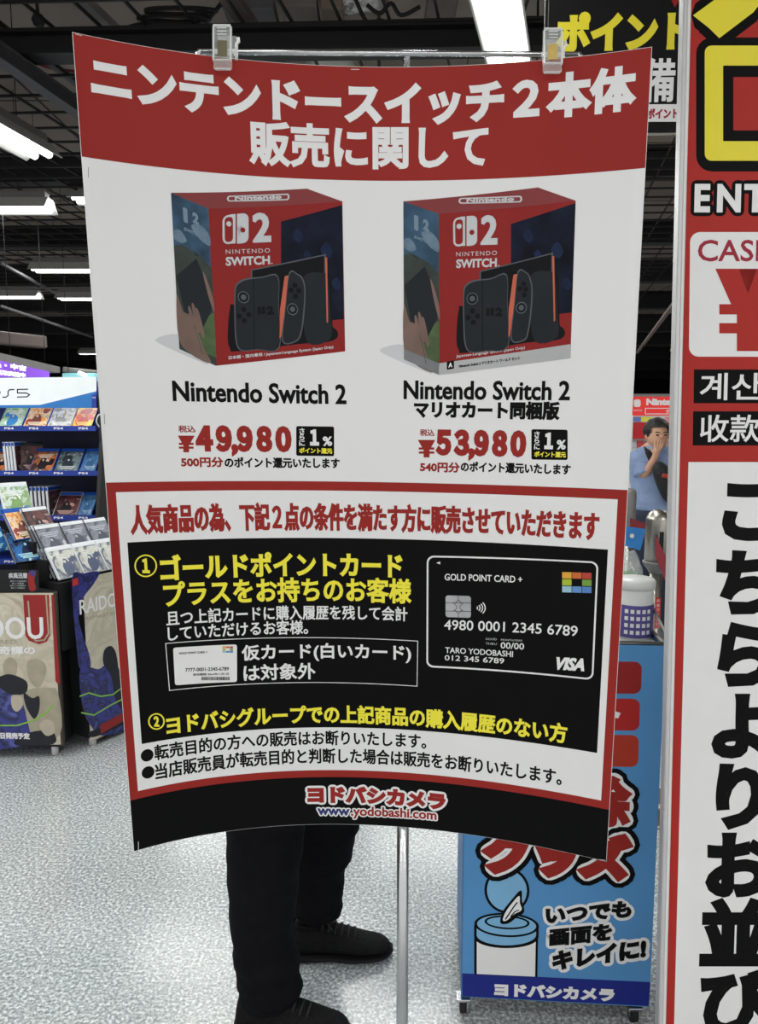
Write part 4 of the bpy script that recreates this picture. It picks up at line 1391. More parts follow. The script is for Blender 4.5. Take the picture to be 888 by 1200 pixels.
WPK = mat('white_pack_plastic', (222, 224, 222), .35, vary=.03)
PURP = mat('purple_pack_label', (88, 76, 146), .4, vary=.1, scale=40)
PGREEN = mat('green_pack_label', (84, 160, 60), .4, vary=.1)
g = in_cart(.90, .33)
cn = tag(empty('wipe_tub', (g.x, g.y, trayz)), 'white tub of wipes with purple label beside the poster edge, in the cart', 'tub')
bm = MB(); lathe(bm, [(0, 0), (.045, 0), (.048, .004), (.048, .125), (.044, .13), (0, .13)], (g.x, g.y, trayz), 32); wobj('body', bm, WPK, cn)
bm = MB(); lathe(bm, [(.0484, .005), (.0488, .006), (.0488, .088), (.0484, .089)], (g.x, g.y, trayz), 32); wobj('label_band', bm, PURP, cn)
bm = MB(); lathe(bm, [(0, .128), (.051, .128), (.052, .145), (.047, .152), (.02, .156), (0, .156)], (g.x, g.y, trayz), 32); wobj('lid', bm, WPK, cn)
bm = MB()
for k in range(-2, 3):
    for j in range(4):
        t = R(-95 + 17 * k); c = Vector((g.x + .0492 * math.cos(t), g.y + .0492 * math.sin(t), trayz + .02 + .018 * j))
        box(bm, c, (.009, .0006, .010), Matrix.Rotation(t + math.pi / 2, 3, 'Z'))
wobj('label_mark', bm, INK_W, cn)
g2 = in_cart(.72, .7)
t2_ = tag(empty('wipe_tub', (g2.x, g2.y, trayz)), 'second white tub behind the front one in the cart', 'tub')
bm = MB(); lathe(bm, [(0, 0), (.045, 0), (.048, .004), (.048, .17), (.05, .172), (.05, .19), (.02, .195), (0, .195)], (g2.x, g2.y, trayz), 32); wobj('body', bm, WPK, t2_)
# hanging pouch with a blue header
h0 = at(734, 617, 1.98); h1 = at(756.5, 620, 1.98); hb = at(750, 645, 1.98); ha = at(733, 640, 1.98)
pk = tag(empty('header_bag', (h0.x + .02, 1.98, trayz)), 'clear bag with a blue punched header sticking up from the cart', 'bag')
BLUEH = mat('blue_header_card', (52, 132, 206), .4, vary=.06, scale=50)
bm = MB()
loop = [h0, h1, at(753, 634, 1.98), hb, ha]
n_ = len(loop); f0 = [bm.verts.new(p) for p in loop]; f1 = [bm.verts.new(p + Vector((0, .003, 0))) for p in loop]
bm.faces.new(f0); bm.faces.new(f1[::-1])
for i in range(n_): bm.faces.new((f0[i], f0[(i + 1) % n_], f1[(i + 1) % n_], f1[i]))
wobj('header', bm, BLUEH, pk)
bm = MB(); c = at(740.5, 628, 1.976); tube(bm, c, c + Vector((0, .002, 0)), .006, 12); wobj('hang_hole', bm, INK_W, pk)
bm = MB()
zt = hb.z - .004; xc_ = h0.x + .012
rr = []
for i in range(13):
    f = i / 12; z = trayz + .01 + (zt - trayz - .01) * f
    rx = .05 * (1 - f) ** .45 + .015; ry = .03 * math.sin(math.pi * min(1, f * .85 + .12)) + .003
    rr.append((xc_ - .028 * (1 - f), 1.985, z, rx, ry))
loft(bm, rr, 26, .09, seed=4)
wobj('pouch', bm, mat('crinkled_clear_film', (235, 238, 240), .1, vary=.02, alpha=.34, spec=1.0, bump=1.0, bscale=40), pk, True)
bm = MB(); loft(bm, [(xc_ - .022, 1.985, trayz + .015, .045, .02), (xc_ - .02, 1.985, trayz + .09, .045, .022), (xc_ - .016, 1.985, trayz + .15, .03, .015)], 20, .06); wobj('contents', bm, PGREEN, pk, True)
g3 = in_cart(.35, .4)
for k in range(4):
    g3 = in_cart(.12 + .14 * k, .35)
    bm = MB(); box(bm, (g3.x, g3.y, trayz + .075), (.055, .1, .14), RZ, bev=.006)
    tag(obj('wipe_pack', bm, WPK), 'white refill pack', 'pack', 'refill packs hidden behind the poster')['label'] = 'white refill pack standing in the cart hidden behind the poster'

# ================================================================== CLERK BEHIND THE POSTER
TROU = mat('black_trouser_cloth', (15, 15, 18), .85, vary=.2, scale=30, bump=.25, bscale=60, spec=.12)
SHOE = mat('black_sneaker_cloth', (17, 17, 18), .75, vary=.25, scale=80, bump=.6, bscale=140, spec=.2)
SOLE = mat('black_sneaker_sole', (14, 14, 15), .6, vary=.1, spec=.25)
LACE = mat('black_lace', (28, 28, 30), .7)
SKIN = mat('light_skin', (196, 150, 124), .55, vary=.05, scale=12)
HAIR = mat('black_hair', (16, 14, 14), .55, vary=.2, scale=90, bump=.5, bscale=90)
VEST = mat('dark_work_shirt', (34, 36, 44), .8, vary=.1, scale=20, bump=.2)


def shoe(parent, heel, ang, L, name_side=None):
    """sneaker with heel at the ground point heel, toe along ang"""
    e = empty('shoe', heel, ang); e.parent = parent
    bpy.context.view_layer.update(); e.matrix_parent_inverse = parent.matrix_world.inverted()
    s = L / .29
    def ring(bm, x, w, z0, z1, n=20, sh=0.0, pw=2.4):
        r = []
        for k in range(n):
            t = 2 * math.pi * k / n
            cy, cz = math.cos(t), math.sin(t)
            y = w * math.copysign(abs(cy) ** (2 / pw), cy)
            z = (z0 + z1) / 2 + (z1 - z0) / 2 * math.copysign(abs(cz) ** (2 / pw), cz)
            if cz > 0: y *= 1 - .35 * cz
            r.append(bm.verts.new((x * s + sh, y * s, z * s)))
        return r
    def hull(bm, secs, n=20):
        rs = [ring(bm, *q, n=n) for q in secs]
        for a, b in zip(rs, rs[1:]):
            for k in range(n): bm.faces.new((a[k], a[(k + 1) % n], b[(k + 1) % n], b[k])).smooth = True
        bm.faces.new(rs[0][::-1]); bm.faces.new(rs[-1])
    up = interp([(-.0, .022, .02, .07), (.012, .034, .018, .102), (.05, .038, .018, .108), (.09, .038, .018, .104), (.13, .042, .018, .094), (.175, .047, .018, .076), (.22, .047, .018, .056), (.26, .040, .018, .047), (.282, .026, .018, .036), (.289, .012, .02, .028)], 3)
    bm = MB(); hull(bm, up); obj('upper', bm, SHOE, e)
    so = interp([(-.006, .022, .004, .03), (.008, .037, 0, .03), (.06, .041, 0, .027), (.12, .041, .001, .024), (.18, .050, 0, .022), (.24, .049, .001, .023), (.275, .038, .004, .025), (.296, .014, .010, .026)], 3)
    bm = MB(); hull(bm, so); obj('sole', bm, SOLE, e)
    bm = MB(); lathe(bm, [(.030, 0), (.034, .008), (.032, .016), (.028, .012)], (0, 0, 0), 20)
    for v in bm.verts: v.co = Vector((v.co.x * 1.3 * s + .052 * s, v.co.y * s, v.co.z + .098 * s))
    obj('collar', bm, SHOE, e)
    for k in range(6):
        x = (.095 + .018 * k) * s; z = (.108 - .0068 * k) * s
        bm = MB(); path(bm, [(x, -.026 * s, z - .012 * s), (x + .004, -.012 * s, z + .001), (x + .006, 0, z + .004), (x + .004, .012 * s, z + .001), (x, .026 * s, z - .012 * s)], .0034, 6)
        obj('lace', bm, LACE, e)
    for sy in (-1, 1):
        bm = MB(); path(bm, [(.095 * s, 0, .108 * s), (.10 * s, sy * .015, .120 * s), (.115 * s, sy * .03, .112 * s), (.125 * s, sy * .034, .098 * s)], .0028, 6)
        obj('lace', bm, LACE, e)
    return e


hn = fl(280, 1196); hn = fl(279, 1203); hf = fl(338, 1121)
clerk = tag(empty('person', ((hn.x + hf.x) / 2, (hn.y + hf.y) / 2, 0)), 'person in black trousers and black sneakers standing behind the poster, legs showing', 'person')
na = Vector((hn.x + .055, hn.y, .1)); fa = Vector((hf.x + .06, hf.y, .1))
shoe(clerk, hn, R(-6), .29); shoe(clerk, hf, R(3), .30)
hipx = (na.x + fa.x) / 2 - .0; hipy = (na.y + fa.y) / 2
nk = Vector((at(312, 960, hn.y).x, hn.y, .5)); fk = Vector((at(380, 960, hf.y).x, hf.y - .02, .5))
J = [((hipx, hipy, .93), .13), ((hipx, hipy, 1.08), .12), ((hipx + .01, hipy, 1.28), .13), ((hipx + .02, hipy, 1.42), .085), ((hipx + .03, hipy, 1.50), .05), ((hipx + .045, hipy, 1.58), .075), ((hipx + .05, hipy, 1.68), .078),
     ((hipx - .0, hipy - .09, .88), .088), (tuple(nk), .058), ((na.x, na.y, .14), .038),
     ((hipx, hipy + .09, .88), .088), (tuple(fk), .058), ((fa.x, fa.y, .14), .038),
     ((hipx + .02, hipy - .17, 1.38), .05), ((hipx + .02, hipy - .22, 1.12), .04), ((hipx + .18, hipy - .20, 1.02), .03), ((hipx + .25, hipy - .18, 1.01), .028),
     ((hipx + .02, hipy + .17, 1.38), .05), ((hipx + .02, hipy + .22, 1.12), .04), ((hipx + .18, hipy + .18, 1.02), .03), ((hipx + .25, hipy + .15, 1.01), .028)]
Bn = [(0, 1), (1, 2), (2, 3), (3, 4), (4, 5), (5, 6), (0, 7), (7, 8), (8, 9), (0, 10), (10, 11), (11, 12), (3, 13), (13, 14), (14, 15), (15, 16), (3, 17), (17, 18), (18, 19), (19, 20)]


def add_hand(J, Bn, wrist_i, palm, fwd, side, s=1.0):
    """palm with four bent fingers of unequal length and a thumb leaving its side"""
    fwd = Vector(fwd).normalized(); side = Vector(side).normalized(); dn_ = fwd.cross(side).normalized()
    palm = Vector(palm)
    J.append((tuple(palm), .022 * s)); pi = len(J) - 1; Bn.append((wrist_i, pi))
    for k, (o, l) in enumerate(((-.026, .062), (-.009, .072), (.009, .068), (.025, .052))):
        b = palm + fwd * .035 * s + side * o * s
        J.append((tuple(b), .0095 * s)); a = len(J) - 1; Bn.append((pi, a))
        J.append((tuple(b + fwd * l * .5 * s + dn_ * .008 * s), .0085 * s)); Bn.append((a, a + 1))
        J.append((tuple(b + fwd * l * .85 * s + dn_ * .028 * s), .0072 * s)); Bn.append((a + 1, a + 2))
    t = palm - side * .03 * s - fwd * .005 * s
    J.append((tuple(t), .011 * s)); a = len(J) - 1; Bn.append((pi, a))
    J.append((tuple(t - side * .022 * s + fwd * .03 * s + dn_ * .01 * s), .009 * s)); Bn.append((a, a + 1))


add_hand(J, Bn, 16, (hipx + .31, hipy - .175, 1.0), (1, .1, -.1), (0, 1, 0))
add_hand(J, Bn, 20, (hipx + .31, hipy + .145, 1.0), (1, -.1, -.1), (0, -1, 0))
wb_ = skin_body('body', J, Bn, SKIN, None, 0, 2)
wb_.parent = clerk; bpy.context.view_layer.update(); wb_.matrix_parent_inverse = clerk.matrix_world.inverted()


def leg_cloth(Y, pts, depth):
    """trouser leg from silhouette rows (y px, left px, right px) measured at depth Y(z)"""
    secs = []
    for (py, xl, xr) in pts:
        a = at(xl, py, Y); b = at(xr, py, Y)
        secs.append(((a.x + b.x) / 2, Y, (a.z + b.z) / 2, (b.x - a.x) / 2, (b.x - a.x) / 2 * depth))
    return secs


near = leg_cloth(hn.y + .005, [(960, 265, 358), (1000, 266, 354), (1040, 267, 349), (1080, 270, 345), (1110, 273, 347), (1125, 274, 352), (1140, 277, 350), (1155, 279, 355), (1166, 281, 350), (1172, 283, 344)], .85)
far = leg_cloth(hf.y + .01, [(950, 325, 421), (980, 330, 417), (1005, 335, 411), (1020, 338, 404), (1040, 340, 403), (1055, 341, 401), (1066, 343, 401), (1070, 345, 398)], .85)
nt_ = [(hipx, hipy - .03, 1.0, .155, .15), (hipx, hipy - .06, .86, .125, .12), (hipx + (near[0][0] - hipx) * .6, hipy - .09, .66, .108, .105)]
ft_ = [(hipx, hipy + .03, 1.0, .15, .15), (hipx, hipy + .08, .86, .125, .12), (hipx + (far[0][0] - hipx) * .6, hipy + .09, .66, .108, .105)]
bm = MB()
loft(bm, interp(nt_ + near, 4), 32, .028, seed=3)
loft(bm, interp(ft_ + far, 4), 32, .028, seed=9)
wobj('trousers', bm, TROU, clerk, True)
bm = MB()
loft(bm, interp([(hipx, hipy, .94, .15, .19), (hipx, hipy, 1.1, .135, .175), (hipx + .01, hipy, 1.28, .14, .20), (hipx + .015, hipy, 1.40, .12, .19), (hipx + .02, hipy, 1.46, .075, .11), (hipx + .025, hipy, 1.49, .055, .06)], 3), 28, .02)
for s in (-1, 1):
    path(bm, [(hipx + .02, hipy + s * .13, 1.42), (hipx + .02, hipy + s * .19, 1.34), (hipx + .02, hipy + s * .22, 1.13), (hipx + .12, hipy + s * .215, 1.06)], [.07, .066, .058, .052], 14)
wobj('shirt', bm, VEST, clerk, True)
bm = MB(); bmesh.ops.create_uvsphere(bm, u_segments=24, v_segments=16, radius=1)
for v in list(bm.verts):
    v.co = Vector((hipx + .03 + v.co.x * .098, hipy + v.co.y * .085, 1.665 + v.co.z * .085))
bmesh.ops.delete(bm, geom=[v for v in bm.verts if v.co.z < 1.64 and v.co.x > hipx + .04], context='VERTS')
wobj('hair', bm, HAIR, clerk, True)

# ================================================================== BELT BARRIER
BELT = mat('dusky_red_belt', (150, 54, 62), .7, vary=.06, scale=60, bump=.2, bscale=200)
bp = at(770, 640, 2.9)
bar = tag(empty('barrier_post', (bp.x, 2.9, 0)), 'stainless belt barrier post with red belt seen between poster and signboard', 'barrier')
zt = at(770, 597, 2.9).z; zs = at(770, 607, 2.9).z; zb = at(770, 657, 2.9).z; zf = at(770, 672, 2.9).z
bm = MB(); lathe(bm, [(0, zt), (.018, zt - .001), (.034, zt - .012), (.046, zs), (.047, zs - .004), (.047, zb + .002), (.045, zb), (0, zb)][::-1], (bp.x, 2.9, 0), 36); wobj('belt_housing', bm, BRUSH, bar)
bm = MB(); lathe(bm, [(0, zb), (.053, zb - .001), (.053, zb - .008), (.024, zf), (0, zf)][::-1], (bp.x, 2.9, 0), 32); wobj('collar', bm, GREY_M, bar)
bm = MB(); tube(bm, (bp.x, 2.9, .02), (bp.x, 2.9, zf), .0235, 28); wobj('post', bm, BRUSH, bar)
bm = MB(); lathe(bm, [(0, 0), (.17, 0), (.175, .006), (.165, .014), (.05, .024), (.03, .04), (0, .04)], (bp.x, 2.9, 0), 40); wobj('base', bm, BRUSH, bar)
bm = MB(); za = at(770, 622, 2.85).z; box(bm, (bp.x - .002, 2.9 - .0465, (za + zb) / 2 + .01), (.016, .004, za - zb - .03), bev=.001); wobj('belt_slot', bm, RUBBER, bar)
q0, q1 = at(768, 626, 2.85), at(768, 652, 2.85)
q2, q3 = at(800, 668, 2.75), at(800, 706, 2.75)
bm = MB(); rows = []
for k in range(9):
    f = k / 8; sag = -.03 * math.sin(math.pi * f)
    a = q0.lerp(q2, f) + Vector((0, 0, sag)); b = q1.lerp(q3, f) + Vector((0, 0, sag))
    rows.append([bm.verts.new(p) for p in (a, b, b + Vector((0, .0016, 0)), a + Vector((0, .0016, 0)))])
for a, b in zip(rows, rows[1:]):
    for i in range(4): bm.faces.new((a[i], a[(i + 1) % 4], b[(i + 1) % 4], b[i]))
bm.faces.new(rows[0][::-1]); bm.faces.new(rows[-1])
wobj('belt', bm, BELT, bar)
STK = mat('red_sticker', (196, 52, 46), .4, vary=.04)
bm = MB(); z0, z1 = at(770, 736, 2.88).z, at(770, 700, 2.88).z
for k in range(7):
    t = R(-100 + 9 * k); c = Vector((bp.x + .0238 * math.cos(t), 2.9 + .0238 * math.sin(t), (z0 + z1) / 2))
    box(bm, c, (.0042, .0006, z1 - z0), Matrix.Rotation(t + math.pi / 2, 3, 'Z'))
wobj('sticker', bm, STK, bar)
SP = Plane((bp.x - .004, 2.9 - .0249, z1), (1, 0, 0), (0, 0, -1))
P = Print(SP, 'sticker_lettering', bar)
for i, ch in enumerate('お並び下さい'):
    V, Tr, E_, nb_ = glyphs(ch)
    P.tris([Vector((.004 + (x - .5) * .014 + .004, .012 + .0185 * i - (y - .38) * .014)) for x, y in V], Tr, INK_W, 1 + i * .01)
P.done()
b2 = at(738.5, 572, 4.6)
bar2 = tag(empty('barrier_post', (b2.x, 4.6, 0)), 'second barrier post farther back, just past the poster edge', 'barrier')
bm = MB(); lathe(bm, [(0, 1.16), (.03, 1.155), (.038, 1.13), (.038, .9), (.022, .87), (0, .87)][::-1], (b2.x, 4.6, 0), 24); wobj('belt_housing', bm, GREY_M, bar2)
bm = MB(); tube(bm, (b2.x, 4.6, .02), (b2.x, 4.6, .87), .02, 18); wobj('post', bm, BRUSH, bar2)
bm = MB(); lathe(bm, [(0, 0), (.16, 0), (.16, .014), (.03, .03), (0, .03)], (b2.x, 4.6, 0), 28); wobj('base', bm, BRUSH, bar2)
qa, qb = at(738, 607, 4.55), at(738, 622, 4.55); qc, qd = at(775, 620, 4.2), at(775, 640, 4.2)
bm = MB(); vs = [bm.verts.new(p) for p in (qa, qb, qd, qc)]; f = bm.faces.new(vs); bmesh.ops.solidify(bm, geom=[f], thickness=.002); wobj('belt', bm, BELT, bar2)

# ================================================================== RED GAME SHELF AT THE BACK RIGHT
GS = 8.0
RS = mat('bright_red_header', (222, 48, 44), .45, vary=.04, emit=.25)  # faint emission added to brighten the header board
RS2 = mat('red_shelf_band', (190, 24, 34), .45, vary=.05)
gx0, gx1 = at(738.5, 500, GS).x, at(812, 500, GS).x
shelf = tag(empty('game_shelf', ((gx0 + gx1) / 2, GS + .2, 0)), 'white shelf unit with bright red header sign behind the man in blue', 'shelf')
zt = at(770, 464, GS).z
GP = Plane((gx0 - .9, GS, zt + .0), (1, 0, 0), (0, 0, -1))
bm = MB(); box(bm, ((gx0 + gx1) / 2, GS + .42, zt / 2), (gx1 - gx0 + 1.8, .03, zt)); wobj('back_panel', bm, WHITE_M, shelf)
for x in (gx0 - .9, gx0 + .008, gx1 + .9):
    bm = MB(); box(bm, (x, GS + .2, zt / 2 - .1), (.022, .44, zt - .2)); wobj('upright', bm, WHITE_M, shelf)
def gz_(y): return at(770, y, GS).z
def band(name, ya, yb, m, d=.02, yo=0.0):
    bm = MB(); a, b = gz_(ya), gz_(yb); box(bm, ((gx0 + gx1) / 2, GS + yo + .011, (a + b) / 2), (gx1 - gx0 + 1.8, d, a - b)); return wobj(name, bm, m, shelf)
band('header_sign', 464.8, 487, RS); band('header_rail', 461.5, 464.8, GREY_M)
band('red_band', 495, 514, RS2)
P = Print(GP, 'header_lettering', shelf, base=6)
P.text('Nintendo', (757, 471), (806, 471), h=8, m=INK_W, bold=.1, layer=6)
P.line([(756, 478.5), (812, 478.5), (812, 485), (756, 485)], .9, INK_W, 6, closed=True)
P.text('ゲーム売場', (780, 482), (806, 482), h=4.5, m=INK_W, bold=.05, layer=6)
P.quad((742.5, 468), (750.5, 468), (750.5, 477), (742.5, 477), INK_W, 6, r=.3); P.text('SWITCH', (742, 481), (752, 481), h=2.4, m=INK_W, layer=6)
P.done()
for k, (xa, xb, rgb) in enumerate([(739, 751, (110, 124, 190)), (751, 764, (226, 222, 80)), (764, 779, (210, 212, 216)), (779, 800, (222, 150, 150))]):
    bm = MB(); a = at(xa, 488.6, GS); b = at(xb, 494.2, GS); box(bm, ((a.x + b.x) / 2, GS + .01, (a.z + b.z) / 2), (b.x - a.x - .004, .012, a.z - b.z)); wobj('strip_card', bm, mat('strip_card_%s' % 'abcd'[k], rgb, .5), shelf)
SHY = [(527, 529), (544, 546), (559, 562), (576, 579), (595, 597), (614, 617), (634, 637)]
for a, b in SHY:
    bm = MB(); box(bm, ((gx0 + gx1) / 2, GS + .2, (gz_(a) + gz_(b)) / 2), (gx1 - gx0 + 1.8, .4, gz_(a) - gz_(b))); wobj('shelf_board', bm, WHITE_M, shelf)
GPK = [(206, 208, 212), (190, 60, 60), (150, 120, 130), (220, 200, 206), (120, 150, 190), (200, 90, 80), (230, 226, 214)]
names_ = ['top', 'second', 'third', 'fourth', 'fifth', 'sixth']
for r_i, (a, b) in enumerate(SHY[:6]):
    ztop = gz_(a); hh = (gz_(516) - gz_(526)) if r_i == 0 else min(.1, (gz_(SHY[r_i - 1][1]) - ztop) * .72)
    for k in range(6):
        x = gx0 + .05 + k * .082
        bm = MB(); box(bm, (0, 0, hh / 2), (.07, .012, hh), bev=.002)
        root = obj('game_pack', bm, mat('game_pack_%s' % 'abcdefg'[(r_i * 3 + k) % 7], GPK[(r_i * 3 + k) % 7], .45, vary=.25, scale=60))
        root.location = (x, GS + .05 + (r_i % 2) * .02, ztop)
        tag(root, 'small pack on the %s board of the red headed shelf, %s from left' % (names_[r_i], ['first', 'second', 'third', 'fourth', 'fifth', 'sixth'][k]), 'game', 'game packs on the red shelf')

# ================================================================== MAN IN BLUE SHIRT
MY = 5.3
SHIRT = mat('pale_blue_cotton', (128, 146, 180), .85, vary=.08, scale=20, bump=.3, bscale=40)
JEAN = mat('dark_denim', (40, 48, 66), .85, vary=.15, scale=30)
BAGK = mat('black_bag_nylon', (26, 26, 30), .6, vary=.2, scale=40, bump=.3)


def mp(px, py, dy=0.0): return at(px, py, MY + dy)


hc = mp(768.5, 510)
man = tag(empty('person', (hc.x, MY, 0)), 'man in pale blue shirt with one hand at his mouth and a black sling bag', 'person')
mx = hc.x
sh_z = mp(768, 533).z; hip_z = .86
J = [((mx + .01, MY, hip_z), .12), ((mx + .01, MY, 1.05), .12), ((mx, MY, 1.24), .13), ((mx, MY, sh_z + .03), .08), ((mx, MY - .01, sh_z + .09), .048), ((mx, MY - .03, hc.z - .045), .062), ((mx, MY - .02, hc.z + .03), .078),
     ((mx - .08, MY, .80), .085), ((mx - .09, MY - .02, .46), .055), ((mx - .09, MY, .09), .038), ((mx - .10, MY - .14, .04), .034),
     ((mx + .10, MY, .80), .085), ((mx + .11, MY - .02, .46), .055), ((mx + .12, MY, .09), .038), ((mx + .14, MY - .14, .04), .034)]
Bn = [(0, 1), (1, 2), (2, 3), (3, 4), (4, 5), (5, 6), (0, 7), (7, 8), (8, 9), (9, 10), (0, 11), (11, 12), (12, 13), (13, 14)]
s0 = mp(751, 535); el = mp(754.5, 560, -.08); wr = mp(767, 537, -.15)
J += [(tuple(s0), .05), (tuple(el), .036), (tuple(wr), .024)]; Bn += [(3, 15), (15, 16), (16, 17)]
s1 = mp(786, 535); e1_ = s1 + Vector((.06, -.02, -.27)); w1 = e1_ + Vector((-.02, -.14, -.2))
J += [(tuple(s1), .05), (tuple(e1_), .037), (tuple(w1), .026)]; Bn += [(3, 18), (18, 19), (19, 20)]
hm = mp(769.5, 529, -.155)
add_hand(J, Bn, 17, hm, (.28, .12, .95), (.93, -.2, -.2), .9)
add_hand(J, Bn, 20, tuple(w1 + Vector((0, -.03, -.06))), (0, -.3, -1), (0, 1, -.3), .95)
bd = skin_body('body', J, Bn, SKIN, None, 0, 2)
bd.parent = man; bpy.context.view_layer.update(); bd.matrix_parent_inverse = man.matrix_world.inverted()
# head shape with face, ears
bm = MB()
bmesh.ops.create_uvsphere(bm, u_segments=28, v_segments=20, radius=1)
for v in bm.verts:
    x, y, z = v.co
    w = .070 * (1 - .18 * max(0, -z) ** 1.5)
    v.co = Vector((mx + x * w, MY - .02 + y * .088 - (.012 if y < 0 and z < -.3 else 0), hc.z - .005 + z * .108))
wobj('head', bm, SKIN, man, True)
bm = MB(); lathe(bm, [(0, .0), (.010, -.004), (.012, -.022), (.004, -.03), (0, -.03)], (mx, MY - .112, hc.z + .005), 10); wobj('nose', bm, SKIN, man, True)
for s in (-1, 1):
    bm = MB(); bmesh.ops.create_uvsphere(bm, u_segments=10, v_segments=8, radius=1)
    for v in bm.verts: v.co = Vector((mx + s * .071 + v.co.x * .009, MY - .01 + v.co.y * .016, hc.z - .008 + v.co.z * .028))
    wobj('ear', bm, SKIN, man, True)
    bm = MB(); bmesh.ops.create_uvsphere(bm, u_segments=10, v_segments=8, radius=1)
    for v in bm.verts: v.co = Vector((mx + s * .028 + v.co.x * .012, MY - .102 + v.co.y * .006, hc.z + .002 + v.co.z * .005))
    wobj('eye', bm, HAIR, man)
    bm = MB(); box(bm, (mx + s * .029, MY - .104, hc.z + .022), (.032, .006, .005), Matrix.Rotation(s * -.12, 3, 'Y')); wobj('eyebrow', bm, HAIR, man)
bm = MB(); box(bm, (mx, MY - .105, hc.z - .052), (.036, .006, .006), bev=.002); wobj('mouth', bm, mat('lip_skin', (160, 96, 90), .5), man)
rnd = random.Random(5)
bm = MB(); bmesh.ops.create_uvsphere(bm, u_segments=36, v_segments=24, radius=1)
for v in bm.verts:
    x, y, z = v.co
    k = 1 + .05 * math.sin(9 * x + 4 * z) * math.cos(7 * y + 3 * z) + rnd.uniform(-.02, .02)
    v.co = Vector((mx + x * .086 * k, MY - .004 + y * .104 * k, hc.z + .036 + z * .086 * k))
bmesh.ops.delete(bm, geom=[v for v in bm.verts if v.co.z < hc.z - .02 and v.co.y < MY + .02 or (v.co.y < MY - .055 and v.co.z < hc.z + .048 and abs(v.co.x - mx) < .062)], context='VERTS')
wobj('hair', bm, HAIR, man, True)
hem = mp(768, 598).z
bm = MB()
loft(bm, interp([(mx + .012, MY, hem, .165, .12), (mx + .01, MY, hem + .06, .17, .125), (mx + .005, MY, 1.12, .165, .12), (mx, MY, 1.26, .185, .12), (mx, MY, sh_z - .02, .20, .11), (mx, MY, sh_z + .03, .15, .09), (mx, MY, sh_z + .06, .075, .07), (mx, MY, sh_z + .075, .06, .06)], 4), 36, .03, seed=6)
wobj('shirt', bm, SHIRT, man, True)
bm = MB(); path(bm, interp([tuple(s0 + Vector((.03, 0, .01))), tuple(s0), tuple(s0.lerp(el, .55)), tuple(s0.lerp(el, .9))], 3), [.062] * 4 + [.068] * 3 + [.064] * 3, 16); wobj('sleeve', bm, SHIRT, man, True)
bm = MB(); path(bm, interp([tuple(s1 + Vector((-.03, 0, .01))), tuple(s1), tuple(s1.lerp(e1_, .5)), tuple(s1.lerp(e1_, .85))], 3), [.062] * 4 + [.066] * 3 + [.064] * 3, 16); wobj('sleeve', bm, SHIRT, man, True)
bm = MB()
loft(bm, interp([(mx - .09, MY, .07, .07, .075), (mx - .09, MY - .01, .25, .07, .08), (mx - .09, MY - .02, .5, .08, .085), (mx - .08, MY, .78, .1, .115), (mx - .05, MY, .95, .11, .12)], 3), 22, .03)
loft(bm, interp([(mx + .12, MY, .07, .07, .075), (mx + .12, MY - .01, .25, .07, .08), (mx + .11, MY - .02, .5, .08, .085), (mx + .10, MY, .78, .1, .115), (mx + .07, MY, .95, .11, .12)], 3), 22, .03)
wobj('jeans', bm, JEAN, man, True)
for s in (-.095, .13):
    bm = MB(); loft(bm, interp([(mx + s, MY - .06, .0, .05, .13), (mx + s, MY - .06, .035, .05, .13), (mx + s, MY - .03, .07, .042, .09), (mx + s, MY, .1, .038, .04)], 3), 20, 0); wobj('shoe', bm, MATTE_K, man, True)
bag = tag(empty('sling_bag', tuple(mp(779, 565, -.17))), 'black sling bag with a red mark across the chest of the man', 'bag')
bm = MB()
st_ = [mp(757.5, 524.5, -.02), mp(760, 530, -.11), mp(765, 541, -.135), mp(771, 550, -.145), mp(776, 557, -.15)]
rows = []
for i, p in enumerate(st_):
    d = (st_[min(i + 1, 4)] - st_[max(i - 1, 0)]).normalized(); n = Vector((0, -1, 0)); sd_ = d.cross(n).normalized() * .024
    rows.append([bm.verts.new(p + sd_), bm.verts.new(p - sd_), bm.verts.new(p - sd_ + Vector((0, .004, 0))), bm.verts.new(p + sd_ + Vector((0, .004, 0)))])
for a, b in zip(rows, rows[1:]):
    for i in range(4): bm.faces.new((a[i], a[(i + 1) % 4], b[(i + 1) % 4], b[i]))
bm.faces.new(rows[0][::-1]); bm.faces.new(rows[-1])
wobj('strap', bm, BAGK, bag)
bm = MB(); bmesh.ops.create_uvsphere(bm, u_segments=24, v_segments=16, radius=1)
cb = mp(780, 566, -.19)
for v in bm.verts:
    x, y, z = v.co
    x2 = math.copysign(abs(x) ** .8, x) * .062; z2 = math.copysign(abs(z) ** .8, z) * .155
    v.co = cb + Matrix.Rotation(R(-24), 3, 'Y') @ Vector((x2, y * .045, z2))
wobj('pouch', bm, BAGK, bag, True)
bm = MB(); c = mp(780.5, 558, -.245); box(bm, c, (.055, .02, .028), Matrix.Rotation(R(12), 3, 'Y'), bev=.006); wobj('red_mark', bm, mat('red_bag_mark', (170, 50, 44), .6), bag)

for (px_, py_, Y_, lab) in ((787, 411, 19.0, 'strip light peeking out beside the signboard, the lower of two'), (787, 387, 15.5, 'strip light peeking out beside the signboard, the upper of two')):
    e = at(px_, py_, Y_); strip_light((e.x + 1.25, Y_, e.z), 2.5, 0, lab)

